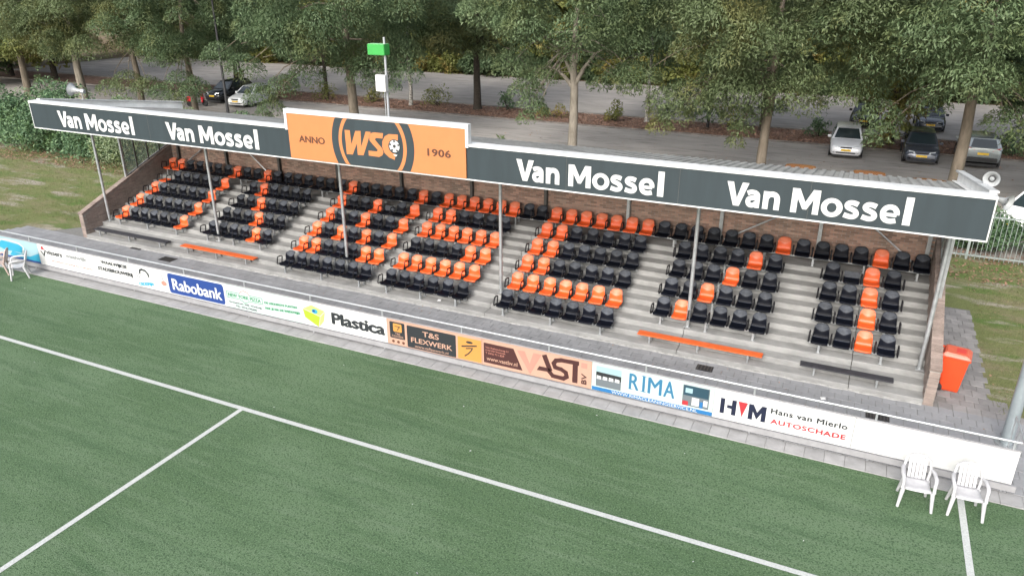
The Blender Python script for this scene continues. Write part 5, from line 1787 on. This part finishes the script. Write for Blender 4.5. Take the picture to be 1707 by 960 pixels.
for i, (x, y, h) in enumerate(((-16.2, 26.2, 4.3), (-13.1, 26.4, 4.4), (-58.0, 38.5, 3.4), (-53.2, 35.5, 2.8))):
    shrub(['sapling top left of the pale trunk above the roof', 'sapling top right of the pale trunk above the roof', 'loose sapling above the far left end of the roof', 'loose sapling above the left end of the roof'][i], x, y, 0.6, 0.5, h, 30, 0.24, 0.3, M_leafA, 95 + i, n=16, name='sapling')
# understorey in front of the wood
rng = random.Random(4)
x = -84
i = 0
sm = []
for lm, s in ((M_leafY, 111), (M_leafB, 112)):
    r_ = np.random.default_rng(s)
    u = unit(r_.normal(size=(26, 3))); u[:, 2] = np.abs(u[:, 2]); p = u * (0.4 + 0.5 * r_.random((26, 1))) * np.array([2.2, 1.4, 2.3]); p[:, 2] += 0.3
    C, D, Nn = clump_leaves(p, r_.uniform(0.5, 0.9, 26), 190, 0.2, 0.85, rng=r_)
    C[:, 2] = np.clip(C[:, 2], 0.03, None)
    sm.append(leaves_mesh('foliage', C, D, Nn, 0.34 * r_.uniform(0.7, 1.3, len(C)), 0.42, lm))
while x < 24:
    k = rng.choice([0, 1, 1])
    t = thing('understorey_bush', ['yellow green bush at the edge of the wood', 'dark bush at the edge of the wood'][k], 'shrub', (x, 72.2 + rng.uniform(-0.4, 0.6), 0), rng.uniform(0, 6.28), ['yellow green', 'dark'][k] + ' bushes along the edge of the wood')
    s = rng.uniform(0.8, 1.3)
    inst('foliage', sm[k], t, scale=(s, s, s))
    x += rng.uniform(2.2, 3.4)

# ------------------------------------------------------------------ fallen leaves, grass tufts, flecks
rng = np.random.default_rng(77)


def scatter(name, label, n, area, L, W, m, z=0.02, up=0.0, cat='leaf litter'):
    x0, y0, x1, y1 = area
    c = np.stack([rng.uniform(x0, x1, n), rng.uniform(y0, y1, n), np.full(n, z)], 1)
    if up:
        d = unit(rng.normal(size=(n, 3)) * 0.45 + np.array([0, 0, up])); nn = unit(rng.normal(size=(n, 3)))
    else:
        d = rng.normal(size=(n, 3)); d[:, 2] *= 0.15; d = unit(d); nn = unit(rng.normal(size=(n, 3)) * 0.25 + np.array([0, 0, 1.0]))
    o = link(bpy.data.objects.new(name, leaves_mesh(name, c, d, nn, L * rng.uniform(0.6, 1.3, n), W, m)))
    return tag(o, label, cat, None, 'stuff')


scatter('leaf_litter', 'red brown fallen leaves covering the planting strip', 16000, (-60, 48.75, 16, 53.0), 0.17, 0.6, M_litter, 0.05)
scatter('leaf_litter', 'fallen leaves at the foot of the bar fence', 3500, (2.7, 27.4, 16, 31.5), 0.1, 0.6, M_litter, 0.02)
scatter('leaf_litter', 'scattered fallen leaves on the car park', 1500, (-55, 30.5, 14, 48), 0.11, 0.6, M_litter, 0.012)
scatter('leaf_litter', 'fallen leaves under the left bushes', 3000, (-52, 25.6, -29, 27.6), 0.11, 0.6, M_litter, 0.02)
scatter('leaf_litter', 'a few fallen leaves on the right lawn', 350, (3.9, 18.4, 14, 28), 0.07, 0.6, M_litter, 0.02)
scatter('grass', 'short dry grass on the right lawn', 26000, (3.95, 18.3, 14, 29.8), 0.075, 0.16, M_grassb, 0.02, 1.0, 'grass')
scatter('grass', 'short dry grass on the left lawn', 26000, (-52, 17.6, -31, 26.5), 0.09, 0.16, M_grassb, 0.02, 1.0, 'grass')
scatter('grass', 'dry grass beside the left brick wall', 9000, (-31, 19.2, -27.05, 26.5), 0.08, 0.16, M_grassb, 0.02, 1.0, 'grass')
scatter('leaf_litter', 'a few dry leaves on the pavement in front of the stand', 260, (-26, 15.2, 4, 18.0), 0.045, 0.6, M_litter, 0.02)
scatter('flecks', 'tiny pale flecks lying on the turf', 26, (-26, 3, 4, 14.4), 0.045, 0.6, M_panelw, 0.015, 0, 'litter')
